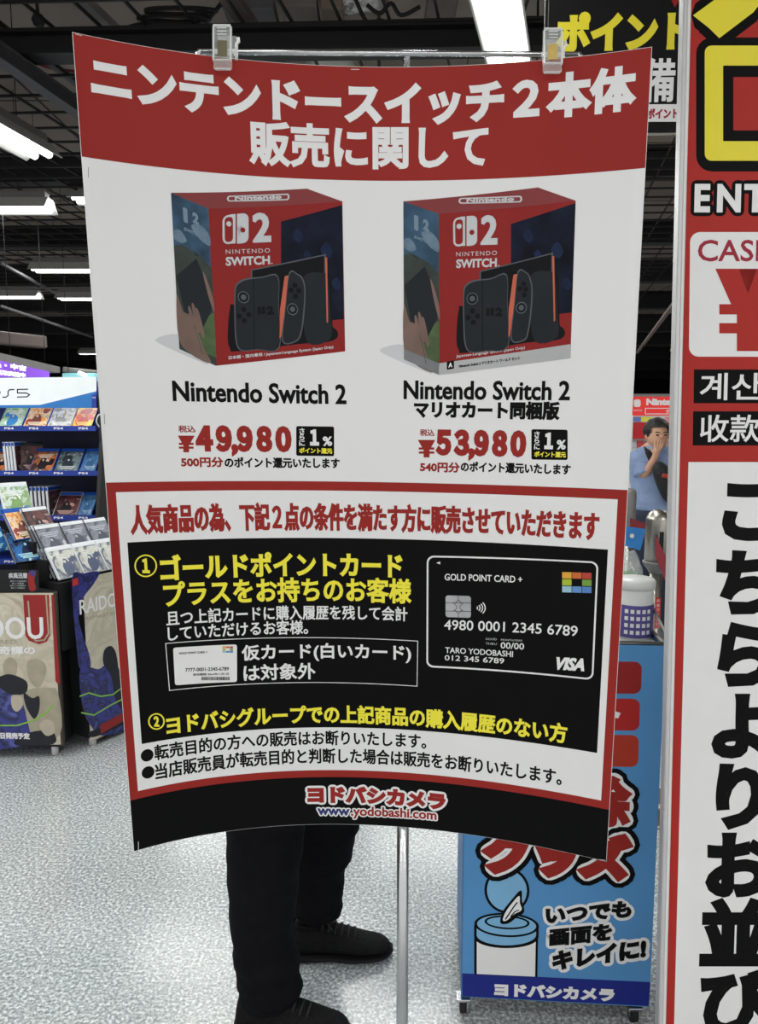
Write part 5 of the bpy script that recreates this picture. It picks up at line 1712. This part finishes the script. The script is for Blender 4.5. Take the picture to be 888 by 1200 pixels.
# ================================================================== BLUE GAME RACK AT THE LEFT
RY = 4.15
RB = mat('royal_blue_rack', (26, 56, 150), .4, vary=.08, scale=6)
RBD = mat('deep_blue_rack_back', (10, 22, 66), .5, vary=.1, scale=6)
RBL = mat('sky_blue_header_print', (40, 116, 188), .4, vary=.1, scale=5)
HDW = mat('white_header_print', (226, 232, 234), .35, vary=.02, emit=.12)  # printed board given a slight glow to lift its white
rx1 = at(113, 470, RY).x; rx0 = rx1 - 1.9
rack = tag(empty('game_rack', ((rx0 + rx1) / 2, RY + .2, 0)), 'tall blue game rack with white lettered header at left', 'rack')
ztop = at(60, 442, RY).z; zhb = at(60, 478, RY).z
bm = MB(); box(bm, ((rx0 + rx1) / 2, RY + .42, ztop / 2), (rx1 - rx0, .03, ztop)); wobj('back_panel', bm, RBD, rack)
bm = MB(); box(bm, (rx0 - .01, RY + .2, ztop / 2), (.02, .44, ztop)); wobj('side_panel', bm, MATTE_K, rack)
bm = MB()
vs = [(rx1 + .012, RY - .01, ztop - .1), (rx1 + .012, RY + .44, ztop - .02), (rx1 + .012, RY + .44, 0), (rx1 + .012, RY - .16, 0), (rx1 + .012, RY - .16, .9), (rx1 + .012, RY - .02, 1.45)]
f0 = [bm.verts.new(v) for v in vs]; f1 = [bm.verts.new((v[0] + .02, v[1], v[2])) for v in vs]
bm.faces.new(f0); bm.faces.new(f1[::-1])
for i in range(6): bm.faces.new((f0[i], f0[(i + 1) % 6], f1[(i + 1) % 6], f1[i]))
wobj('side_panel', bm, MATTE_K, rack)
RP = Plane((rx0, RY, ztop), (1, 0, 0), (0, 0, -1))
bm = MB(); box(bm, ((rx0 + rx1) / 2, RY + .012, (ztop + zhb) / 2), (rx1 - rx0, .02, ztop - zhb)); wobj('header_board', bm, RB, rack)
P = Print(RP, 'header_face', rack)
P.poly([(-150, 445), (113, 441.5), (113, 478), (-150, 478)], RBL, 1)
P.poly([(-150, 444.5), (113, 441.5), (113, 458.5), (47, 474.5), (-150, 476)], HDW, 2)
P.done()
P = Print(RP, 'header_lettering', rack)
for pts in ([(-16, 466), (-16, 457), (-2, 457), (0, 459), (0, 461), (-2, 462), (-12, 462)], [(3, 465.5), (7, 465.5), (9.5, 463.5), (9.5, 459), (11, 456.8), (17, 456.4)],
            [(33, 456.2), (20.5, 456.4), (20.5, 460.5), (31, 460.6), (34.5, 462.5), (32, 465), (20, 465.3)]):
    P.line(pts, 1.3, INK_K, 3)
P.done()
P = Print(RP, 'edge_stripe', rack, 'darker blue edge stripe with white lettering'); P.poly([(107.5, 463), (113, 461), (113, 478), (107.5, 478)], RB, 3); P.text('PS4', (108.5, 466), (112, 466), h=2, m=INK_W, layer=4); P.done()
lips = []
for (ya, yb) in ((499, 505), (551.5, 557.5), (603.5, 610), (655, 661), (705, 711)):
    za, zb = at(60, ya, RY - .02).z, at(60, yb, RY - .02).z
    lips.append((za, zb))
    bm = MB(); box(bm, ((rx0 + rx1) / 2, RY + .19, zb + .006), (rx1 - rx0 - .004, .42, .012)); sb_ = wobj('shelf_board', bm, RB, rack)
    bm = MB(); box(bm, ((rx0 + rx1) / 2, RY - .022, (za + zb) / 2), (rx1 - rx0, .008, za - zb)); lp = wobj('price_rail', bm, RB, rack)
    LP = Plane((rx0, RY - .0262, za), (1, 0, 0), (0, 0, -1))
    P = Print(LP, 'rail_lettering', rack, base=1)
    for x in (5, 34, 63, 92):
        P.text('PS4', (x, (ya + yb) / 2), (x + 11, (ya + yb) / 2), h=2.6, m=INK_W, bold=.06, layer=1)
    P.done()
hkp = at(116, 500, RY - .03)
bm = MB(); path(bm, interp([tuple(hkp), tuple(at(113, 494, RY - .05)), tuple(at(115, 487, RY - .05)), tuple(at(119, 485, RY - .03))], 5), .004, 8)
wobj('cable_loop', bm, WHITE_M, rack, True)


ARTC = {}


def art(name, cols, sc=22.0, kind='noise'):
    """printed cover picture: a few flat colours broken up by noise"""
    ARTC[name] = cols
    if name in MATS: return MATS[name]
    m = bpy.data.materials.new(name); m.use_nodes = True
    nt = m.node_tree; b = nt.nodes['Principled BSDF']
    tc = nt.nodes.new('ShaderNodeTexCoord')
    nz = nt.nodes.new('ShaderNodeTexNoise'); nz.inputs['Scale'].default_value = sc; nz.inputs['Detail'].default_value = 4; nz.inputs['Distortion'].default_value = 1.4
    nt.links.new(tc.outputs['Object'], nz.inputs['Vector'])
    rp = nt.nodes.new('ShaderNodeValToRGB'); rp.color_ramp.interpolation = 'CONSTANT' if kind == 'flat' else 'LINEAR'
    e = rp.color_ramp.elements
    n = len(cols)
    e[0].position = .30; e[0].color = (*lin(cols[0]), 1)
    e[1].position = .68; e[1].color = (*lin(cols[-1]), 1)
    for i in range(1, n - 1):
        k = e.new(.30 + .38 * i / (n - 1)); k.color = (*lin(cols[i]), 1)
    nt.links.new(nz.outputs['Fac'], rp.inputs['Fac']); nt.links.new(rp.outputs['Color'], b.inputs['Base Color'])
    b.inputs['Roughness'].default_value = .3
    MATS[name] = m
    return m


BLUEP = mat('blue_case_plastic', (36, 84, 176), .25, vary=.05)
WHITEP = mat('white_case_plastic', (222, 226, 230), .3, vary=.03)
BLACKP = mat('black_case_plastic', (20, 22, 28), .25, vary=.05)
PAGE = mat('case_inner_grey', (128, 132, 140), .4, vary=.05)
CASES = {}


def case_meshes(shell, strip, artm, w=.135, h=.17, t=.014):
    key = (shell.name, strip.name, artm.name, w, h, t)
    if key in CASES: return CASES[key]
    out = []
    def me(n, bm, m):
        x = bpy.data.meshes.new(n); bm.to_mesh(x); bm.free(); x.materials.append(m); out.append((n, x))
    bm = MB(); box(bm, (w / 2, 0, h / 2), (w, t, h), bev=.0015); me('case_shell', bm, shell)
    bm = MB(); box(bm, (w / 2 + .001, -t / 2 - .0006, h * .44), (w - .006, .0012, h * .84)); me('cover_print', bm, artm)
    # the picture itself: a few overlapping flat shapes of the cover's own colours
    rn = random.Random(sum(map(ord, artm.name)))
    cols = ARTC[artm.name]; mats_ = [mat('%s_ink_%s' % (artm.name, 'abcd'[i]), c_, .3, vary=.12, scale=60) for i, c_ in enumerate(cols)]
    bm = MB()
    def blob(cx, cz, rx, rz, lay, mi, n=9):
        vs = []
        for i in range(n):
            a = 2 * math.pi * i / n; k = rn.uniform(.72, 1.15)
            vs.append(bm.verts.new((min(w - .008, max(.008, cx + rx * k * math.cos(a))), -t / 2 - .0013 - .00005 * lay, min(h * .83, max(.008, cz + rz * k * math.sin(a))))))
        f = bm.faces.new(vs); f.material_index = mi
    for q in range(6): blob(rn.uniform(.02, w - .02), rn.uniform(.02, h * .8), rn.uniform(.012, .03), rn.uniform(.012, .035), 1 + q, q % len(cols))
    dk = min(range(len(cols)), key=lambda i: sum(cols[i])); lt = max(range(len(cols)), key=lambda i: sum(cols[i]))
    blob(w * .5, h * .28, w * .24, h * .26, 8, dk); blob(w * .5, h * .5, w * .1, h * .09, 9, dk); blob(w * .47, h * .49, w * .05, h * .05, 10, lt)
    for q in range(3):
        a0 = .02 + .008 * q; z0 = h * (.70 - .06 * q) if len(artm.name) % 2 else h * (.2 - .05 * q)
        vs = [bm.verts.new(v_) for v_ in ((a0, -t / 2 - .0019, z0), (w - a0, -t / 2 - .0019, z0), (w - a0, -t / 2 - .0019, z0 + h * .035), (a0, -t / 2 - .0019, z0 + h * .035))]
        bm.faces.new(vs).material_index = lt
    x = bpy.data.meshes.new('cover_picture'); bm.to_mesh(x); bm.free()
    for m_ in mats_: x.materials.append(m_)
    out.append(('cover_picture', x))
    bm = MB(); box(bm, (w / 2 + .001, -t / 2 - .0006, h * .925), (w - .006, .0012, h * .11)); me('title_strip', bm, strip)
    bm = MB(); box(bm, (-.0006, 0, h * .44), (.0012, t * .8, h * .84)); me('spine_print', bm, PAGE if shell is not WHITEP else WHITEP)
    bm = MB(); box(bm, (-.0006, 0, h * .925), (.0012, t * .8, h * .11)); me('spine_label', bm, strip)
    CASES[key] = out
    return out


def game_case(p, yaw, tilt, shell, strip, artm, label, group, roll=0.0, **kw):
    M = Matrix.Rotation(R(yaw), 4, 'Z') @ Matrix.Rotation(-R(tilt), 4, 'X') @ Matrix.Rotation(R(roll), 4, 'Y')
    e = tag(empty('game_case', p, rot=M.to_euler()), label, 'game', group)
    for n, me_ in case_meshes(shell, strip, artm, **kw):
        o = bpy.data.objects.new(n, me_); COL.objects.link(o); o.parent = e
    return e


A1_ = art('art_blue_meadow', [(60, 130, 190), (190, 210, 190), (120, 170, 90), (230, 230, 220)], 26)
A2_ = art('art_orange_crowd', [(150, 50, 40), (230, 150, 60), (236, 220, 190), (120, 60, 50)], 34)
A3_ = art('art_grey_white', [(220, 224, 226), (150, 150, 150), (235, 236, 234), (170, 160, 120)], 34)
A4_ = art('art_red_yellow', [(196, 36, 40), (226, 70, 50), (240, 200, 60), (240, 220, 120)], 16)
A5_ = art('art_fire_dark', [(30, 24, 30), (190, 110, 60), (60, 40, 44), (210, 190, 170)], 22)
A6_ = art('art_storm_grey', [(52, 66, 72), (120, 136, 140), (40, 50, 56), (190, 198, 200)], 22)
A7_ = art('art_brown_dark', [(40, 26, 30), (110, 60, 60), (24, 20, 26), (190, 150, 140)], 24)
A8_ = art('art_steel_blue', [(70, 120, 170), (90, 140, 180), (60, 100, 150), (150, 180, 200)], 14)
A9_ = art('art_pale_figure', [(212, 214, 204), (196, 198, 188), (74, 84, 112), (156, 156, 148)], 12)
A10_ = art('art_dusk_grey', [(104, 108, 122), (128, 132, 144), (66, 70, 86), (176, 180, 190)], 12)
A11_ = art('art_blue_lightning', [(14, 26, 60), (40, 110, 180), (16, 30, 70), (170, 220, 235)], 22)
A12_ = art('art_green_white', [(200, 216, 200), (120, 160, 90), (226, 232, 226), (90, 140, 150)], 20)
GR = 'game cases on the blue rack'
WIDE = .137


def on_rack(px, row, shell, strip, a, label, tilt=42, **kw):
    z = lips[row][1] + .014
    p = at(px, (499, 551.5, 603.5)[row] + 3, RY + .02)
    game_case((p.x, RY + .03, z), -4, tilt, shell, strip, a, label, GR, **kw)


on_rack(-3.5, 0, BLUEP, BLUEP, A1_, 'blue and green game case leftmost on the top shelf of the blue rack')
on_rack(25.5, 0, BLUEP, BLUEP, A2_, 'orange and red patterned game case on the top shelf of the blue rack')
on_rack(54, 0, WHITEP, BLUEP, A3_, 'grey and white game case on the top shelf of the blue rack')
on_rack(82.5, 0, BLUEP, INK_R, A4_, 'red and yellow game case rightmost on the top shelf of the blue rack', w=.118)
on_rack(-22, 1, BLUEP, BLUEP, A5_, 'dark red game case cut by the photo edge on the second shelf')
for k in range(4):
    p = at(7.5 + 3.6 * k, 551, RY + .02)
    game_case((p.x, RY + .02, lips[1][1] + .014), 86, 3, WHITEP, BLUEP, A7_, 'white spined case, %s of four on the second rack shelf' % ['leftmost', 'second', 'third', 'rightmost'][k], GR, t=.013)
p = at(22.5, 551, RY + .05); game_case((p.x, RY + .06, lips[1][1] + .014), 38, 12, BLACKP, BLACKP, A7_, 'dark case leaning beside the four white spines', GR)
on_rack(32.5, 1, BLUEP, BLUEP, A5_, 'game case with fiery dark cover on the second rack shelf')
on_rack(62.5, 1, BLUEP, BLUEP, A6_, 'game case with grey stormy cover on the second rack shelf')
on_rack(92.5, 1, BLUEP, BLUEP, A8_, 'pale blue case rightmost on the second rack shelf', w=.09)
on_rack(-6, 2, BLUEP, BLUEP, A8_, 'steel blue case at the left end of the third rack shelf')
for k in range(5):
    p = at(38.5 + 4.6 * k, 602, RY + .02)
    game_case((p.x, RY + .02, lips[2][1] + .014), 84, 2, WHITEP, BLUEP, A7_, 'white spined case, %s of five on the third rack shelf' % ['leftmost', 'second', 'middle', 'fourth', 'rightmost'][k], GR, roll=0, t=.013).rotation_euler[1] += R(-18) * 0
on_rack(60.5, 2, WHITEP, BLUEP, A7_, 'game case with dark brown cover on the third rack shelf')
on_rack(90, 2, BLUEP, BLUEP, A8_, 'light blue case rightmost on the third rack shelf', w=.08)

# --- tiered display in front of the rack
a60 = R(60)
fv = Vector((math.sin(a60), -math.cos(a60), 0)); rv = Vector((math.cos(a60), math.sin(a60), 0))
GT = 'game cases on the tiered display'
bl = at(69.5, 680, 3.42)
pit = .139


def tier(base, n, a, strip, shell, lab, deep=0, w=.135, h=.17):
    for k in range(n):
        game_case(tuple(base + rv * (pit * k)), 60, 34, shell, strip, a, lab % ['nearest the viewer', 'next to the nearest', 'third along', 'farthest along'][k], GT, w=w, h=h)
    for j in range(deep):
        game_case(tuple(base - fv * (.027 * (j + 1)) + Vector((0, 0, .0))), 60, 34, BLACKP, strip, a, 'case stacked behind the nearest %s, %s back' % (lab.split(' cover')[0] + ' case', ['first', 'second', 'third'][j]), GT)


tier(bl, 4, A9_, WHITEP, WHITEP, 'pale figure cover case on the front tier, %s', 3)
t2b = bl - fv * .085 + Vector((0, 0, .098))
tier(t2b, 3, A10_, WHITEP, BLACKP, 'dusky grey cover case on the middle tier, %s', 3)
t3b = t2b - fv * .085 + Vector((0, 0, .08)) - rv * .0
tier(t3b, 1, A7_, WHITEP, BLACKP, 'brown cover case on the back tier, %s', 0)
c_ = t3b - rv * .075 - fv * .03
game_case(tuple(c_), 60, 34, BLUEP, BLUEP, A2_, 'orange cover case with blue strip on the back tier', GT)
c_ = at(19, 661, 3.40)
game_case(tuple(c_), 52, 38, BLACKP, BLACKP, A11_, 'black case with blue lightning cover low on the display', GT, w=.15, h=.19)
c_ = at(6, 604, 3.62)
game_case(tuple(c_), 46, 28, WHITEP, WHITEP, A12_, 'green and white case at the top left of the display', GT, w=.135, h=.17)
c_ = at(-22, 650, 3.40)
game_case(tuple(c_), 55, 36, BLUEP, BLUEP, A11_, 'blue case cut by the left photo edge on the display', GT)

# tiered black bin body and the two cardboard fronts
binr = tag(empty('display_bin', (bl.x, bl.y + .2, 0)), 'black tiered display bin with printed cardboard side in front of the blue rack', 'bin')
c0 = fl(102, 877); c0.x += .015
topz = at(83, 677, c0.y).z
LEN, DEP = .5, .30
BINK = mat('black_card', (16, 16, 18), .6, vary=.1)


def prism(name, poly, z0, z1, m, parent):
    bm = MB(); a = [bm.verts.new((p[0], p[1], z0)) for p in poly]; b = [bm.verts.new((p[0], p[1], z1)) for p in poly]
    bm.faces.new(a[::-1]); bm.faces.new(b)
    n = len(poly)
    for i in range(n): bm.faces.new((a[i], a[(i + 1) % n], b[(i + 1) % n], b[i]))
    return wobj(name, bm, m, parent)


k0 = Vector((c0.x, c0.y, 0))
prism('bin_body', [k0, k0 + rv * LEN, k0 + rv * LEN - fv * DEP, k0 - fv * DEP], .05, topz - .03, BINK, binr)
for (dd, zz) in ((.06, bl.z - .01), (.145, t2b.z - .01), (.23, t3b.z - .01)):
    q_ = bl + fv * .02 - fv * (dd - .06); q_ = Vector((q_.x, q_.y, 0)) - rv * .02
    prism('tier_step', [q_, q_ + rv * .5, q_ + rv * .5 - fv * .12, q_ - fv * .12], .5 if dd < .2 else .6, zz, BINK, binr)
for (f_, g_) in ((.04, .03), (LEN - .04, .03), (.04, DEP - .03), (LEN - .04, DEP - .03)):
    p = k0 + rv * f_ - fv * g_
    bm = MB(); tube(bm, (p.x, p.y, 0), (p.x, p.y, .055), .018, 12); wobj('foot', bm, WHITE_M, binr)
bo = Vector((k0.x, k0.y, topz)) + fv * .004
BPn = Plane(bo, rv, (0, 0, -1))
bm = MB(); vs = [bm.verts.new(p) for p in (bo, bo + rv * LEN, bo + rv * LEN - Vector((0, 0, topz - .05)), bo - Vector((0, 0, topz - .03)))]
f = bm.faces.new(vs); bmesh.ops.solidify(bm, geom=[f], thickness=.004); wobj('printed_card', bm, mat('parchment_card', (196, 188, 168), .6, vary=.08, scale=9), binr)
PARCH = art('parchment_print', [(172, 164, 144), (206, 198, 178), (188, 180, 160), (214, 208, 190)], 7)
PARD = mat('parchment_figure_print', (168, 160, 140), .6, vary=.1, scale=20)
INDIGO = art('indigo_print', [(34, 34, 84), (56, 60, 140), (28, 30, 70), (84, 92, 170)], 12)
FOXR = mat('crimson_print', (150, 34, 34), .5, vary=.05)
COATK = mat('dark_coat_print', (26, 28, 38), .5, vary=.2, scale=20)
LIME = mat('lime_line_print', (134, 190, 70), .5, vary=.05)
P = Print(BPn, 'side_artwork', binr, base=1)
P.uvpoly([(0, 0), (LEN, 0), (LEN, topz - .055), (0, topz - .035)], PARCH, 1)
P.smooth([(84, 678), (98, 672), (116, 670), (110, 684), (98, 700), (92, 722), (97, 745), (104, 765), (106, 782), (94, 784), (90, 760)], INDIGO, 2)
P.smooth([(93, 788), (104, 782), (116, 784), (128, 776), (140, 784), (146, 800), (150, 850), (120, 862), (106, 850), (97, 830)], INDIGO, 3)
P.smooth([(122, 762), (130, 757), (136, 766), (140, 790), (148, 800), (146, 830), (136, 822), (130, 792), (121, 778)], COATK, 4)
P.smooth([(104, 858), (120, 852), (140, 840), (150, 838), (150, 846), (128, 857), (108, 864)], COATK, 4)
P.line([(93, 816), (104, 812), (118, 816), (132, 814), (148, 802)], 1.4, LIME, 5)
P.line([(95, 835), (110, 838), (130, 826), (150, 816)], 1.4, LIME, 5)
P.quad((84.5, 679), (91, 677), (91.5, 685), (85, 687), STK, 5)
P.text('RAIDOU', (93, 712), (146, 700), h=17, m=INK_W, bold=.02, layer=5)
P.text('REMASTERED', (100, 725), (146, 716), h=4, m=PARD, bold=.03, layer=5)
P.quad((117, 850), (146, 834), (146, 844), (118, 860), FOXR, 5)
P.done()

bx = at(62, 695, 3.35).x; LZ = at(62, 695, 3.35).z; LW = .9; LD = .14
binl = tag(empty('cardboard_display', (bx - LW / 2, 3.42, 0)), 'cardboard display box with red banded parchment artwork at lower left edge', 'display')
prism('box_body', [Vector((bx - LW, 3.352, 0)), Vector((bx, 3.352, 0)), Vector((bx, 3.352 + LD, 0)), Vector((bx - LW, 3.352 + LD, 0))], .055, LZ, BINK, binl)
prism('card_edge', [Vector((bx, 3.352, 0)), Vector((bx + .012, 3.352, 0)), Vector((bx + .012, 3.372, 0)), Vector((bx, 3.372, 0))], .06, LZ + .002, mat('worn_brown_edge', (66, 58, 50), .7), binl)
for x in (bx - .05, bx - .5, bx - LW + .05):
    bm = MB(); tube(bm, (x, 3.40, 0), (x, 3.40, .06), .016, 12); wobj('foot', bm, WHITE_M, binl)
LPn = Plane((bx - LW, 3.35, LZ), (1, 0, 0), (0, 0, -1))
slab('printed_card', LPn, 0, 0, LW, LZ - .066, -.002, 0, mat('parchment_card', (196, 188, 168), .6), binl)
P = Print(LPn, 'front_artwork', binl, base=1)
P.uvpoly([(0.002, .002), (LW - .002, .002), (LW - .002, LZ - .068), (.002, LZ - .068)], PARCH, 1)
P.smooth([(4, 777), (12, 770), (20, 777), (19, 790), (12, 798), (5, 790)], PARD, 2); P.smooth([(32, 776), (44, 772), (54, 780), (52, 796), (44, 806), (34, 796)], PARD, 2)
P.smooth([(20, 820), (34, 808), (56, 806), (68, 812), (70, 862), (30, 864)], PARD, 1.6)
P.poly([(27, 697), (57.5, 697), (59, 744), (55, 752), (46, 755), (34, 751), (30, 745)], FOXR, 3)
P.line([(33, 704), (36, 744), (42, 751), (52, 750), (57, 742), (54, 697)], 1.8, PARD, 4)
P.poly([(60, 697), (63, 697), (70.5, 801), (68, 802), (65, 798)], FOXR, 3)
P.text('RAIDOU', (-62, 736), (51, 736), h=26, m=INK_W, bold=.025, layer=5)
P.text('REMASTERED', (-50, 752.5), (20, 752), h=4.5, m=PARD, bold=.03, layer=5)
P.text('超力兵団奇譚の', (-60, 762), (41, 762), h=10, m=INK_W, bold=.04, layer=5)
P.smooth([(-30, 806), (-6, 798), (12, 800), (22, 812), (31, 840), (31, 872), (-30, 872)], INDIGO, 4)
P.smooth([(-6, 797), (8, 790), (22, 793), (32, 800), (30, 812), (14, 814), (0, 806)], COATK, 5)
P.smooth([(14, 815), (24, 815), (27, 826), (20, 834), (14, 828)], mat('pale_tan_print', (188, 178, 160), .6), 5)
P.smooth([(28, 812), (38, 818), (46, 816), (46, 832), (41, 842), (36, 838), (30, 826)], COATK, 6)
P.smooth([(20, 866), (36, 858), (54, 856), (64, 860), (62, 872), (20, 873)], COATK, 5)
P.smooth([(46, 850), (54, 843), (62, 846), (64, 858), (54, 862)], mat('pale_tan_print', (188, 178, 160), .6), 6)
P.line([(-30, 852), (0, 850), (20, 850), (40, 844), (56, 834), (62, 826)], 1.8, LIME, 7)
P.text('6月19日発売予定', (-18, 861.5), (35, 862.5), h=7.5, m=INK_W, bold=.05, layer=8)
P.done()
# small black sign on the display
NP_ = Plane(tuple(at(4, 668, 3.36)), (1, 0, 0), (0, .0, -1))
ic = tag(empty('info_card', tuple(at(25, 695, 3.36))), 'small black card with silver lettering above the parchment artwork', 'sign')
u_, v_ = NP_.uv(46, 696)
slab('card', NP_, -.08, 0, u_, v_, -.004, 0, BINK, ic)
P = Print(NP_, 'card_lettering', ic)
P.text('疾風迅雷', (10, 674.5), (32, 674.5), h=6.5, m=GREY_L, bold=.03, layer=1)
for i, (a, b) in enumerate(((12, 31), (14, 28), (12, 30), (13, 29))): P.text('新作ソフト好評発売中', (a, 681 + 2.7 * i), (b, 681 + 2.7 * i), h=1.9, m=GREY_L, layer=1)
P.smooth([(33, 672), (38, 668.5), (42, 671), (40, 680), (42, 690), (36, 693), (33, 684)], FOXR, 1); P.smooth([(34, 670), (41, 669), (39, 676)], INDIGO, 1.5)
P.done()

# --- hanging light boxes above the rack
pb = tag(empty('light_box', tuple(at(20, 440, 6.0))), 'hanging purple light box with white lettering above the white header', 'sign')
pts3 = [at(-60, 400, 5.4), at(71.5, 430.5, 6.6)]
ev = Vector((0, 0, -1)); eu_ = (pts3[1] - pts3[0]).normalized()
dpt = pts3[1] - pts3[0]; dpt.z = 0
LBP = Plane(pts3[0], dpt, (0, 0, -1))
PURPLE = mat('purple_lit_face', (126, 76, 196), .4, vary=.3, scale=3, emit=.55)
def pp(x, y): u, v = LBP.uv(x, y); return LBP.map(u, v, 0)
nrm = LBP.n
def face_slab(name, pts, h0, h1, m, parent):
    bm = MB(); a = [bm.verts.new(pp(*p) + nrm * h0) for p in pts]; b = [bm.verts.new(pp(*p) + nrm * h1) for p in pts]
    bm.faces.new(a); bm.faces.new(b[::-1])
    for i in range(len(pts)): bm.faces.new((a[i], a[(i + 1) % len(pts)], b[(i + 1) % len(pts)], b[i]))
    return wobj(name, bm, m, parent)
face_slab('housing', [(-60, 399), (71.5, 430), (71.5, 437), (58, 434.5), (58, 448), (-60, 448)], -.12, -.01, GREY_M, pb)
face_slab('lit_face', [(-60, 409), (58, 435.5), (58, 448), (-60, 448)], -.008, 0, PURPLE, pb)
P = Print(LBP, 'upper_lettering', pb, base=3)
WL = mat('white_lit_lettering', (240, 240, 250), .4, vary=0, emit=.8)
P.text('新品・中古', (-20, 424), (31, 432), h=7, m=WL, bold=.09, layer=3); P.done(); P = Print(LBP, 'lower_lettering', pb, base=3); P.text('高価買取実施中', (-20, 434), (30, 440), h=6, m=WL, bold=.09, layer=3)
P.done()
p = pp(20, 418) - nrm * .06; bm = MB(); tube(bm, p, (p.x, p.y, CEIL), .0025, 6); wobj('hanging_rod', bm, MATTE_K, pb)
p = pp(60, 428) - nrm * .06; bm = MB(); tube(bm, p, (p.x, p.y, CEIL), .0025, 6); wobj('hanging_rod', bm, MATTE_K, pb)
cy = tag(empty('light_box', tuple(at(85, 445, 8.0))), 'pale cyan hanging light box just above the white header', 'sign')
a, b = at(72, 437, 8.0), at(112, 455, 8.0)
bm = MB(); box(bm, ((a.x + b.x) / 2, 8.05, (a.z + b.z) / 2), (b.x - a.x, .08, a.z - b.z), bev=.01); wobj('lit_face', bm, mat('cyan_lit_face', (130, 196, 200), .4, vary=.2, scale=4, emit=.4), cy)
bm = MB(); p0, p1 = at(74, 433, 8.0), at(113, 437, 8.2); tube(bm, p0, p1, .03, 10); wobj('housing', bm, GREY_M, cy)
bm = MB(); tube(bm, at(92, 436.5, 7.93), at(101, 440, 7.93), .018, 10); wobj('tube', bm, TUBE, cy)
bm = MB(); p = at(80, 436, 8.0); tube(bm, p, (p.x, p.y, CEIL), .0025, 6); wobj('hanging_rod', bm, MATTE_K, cy)
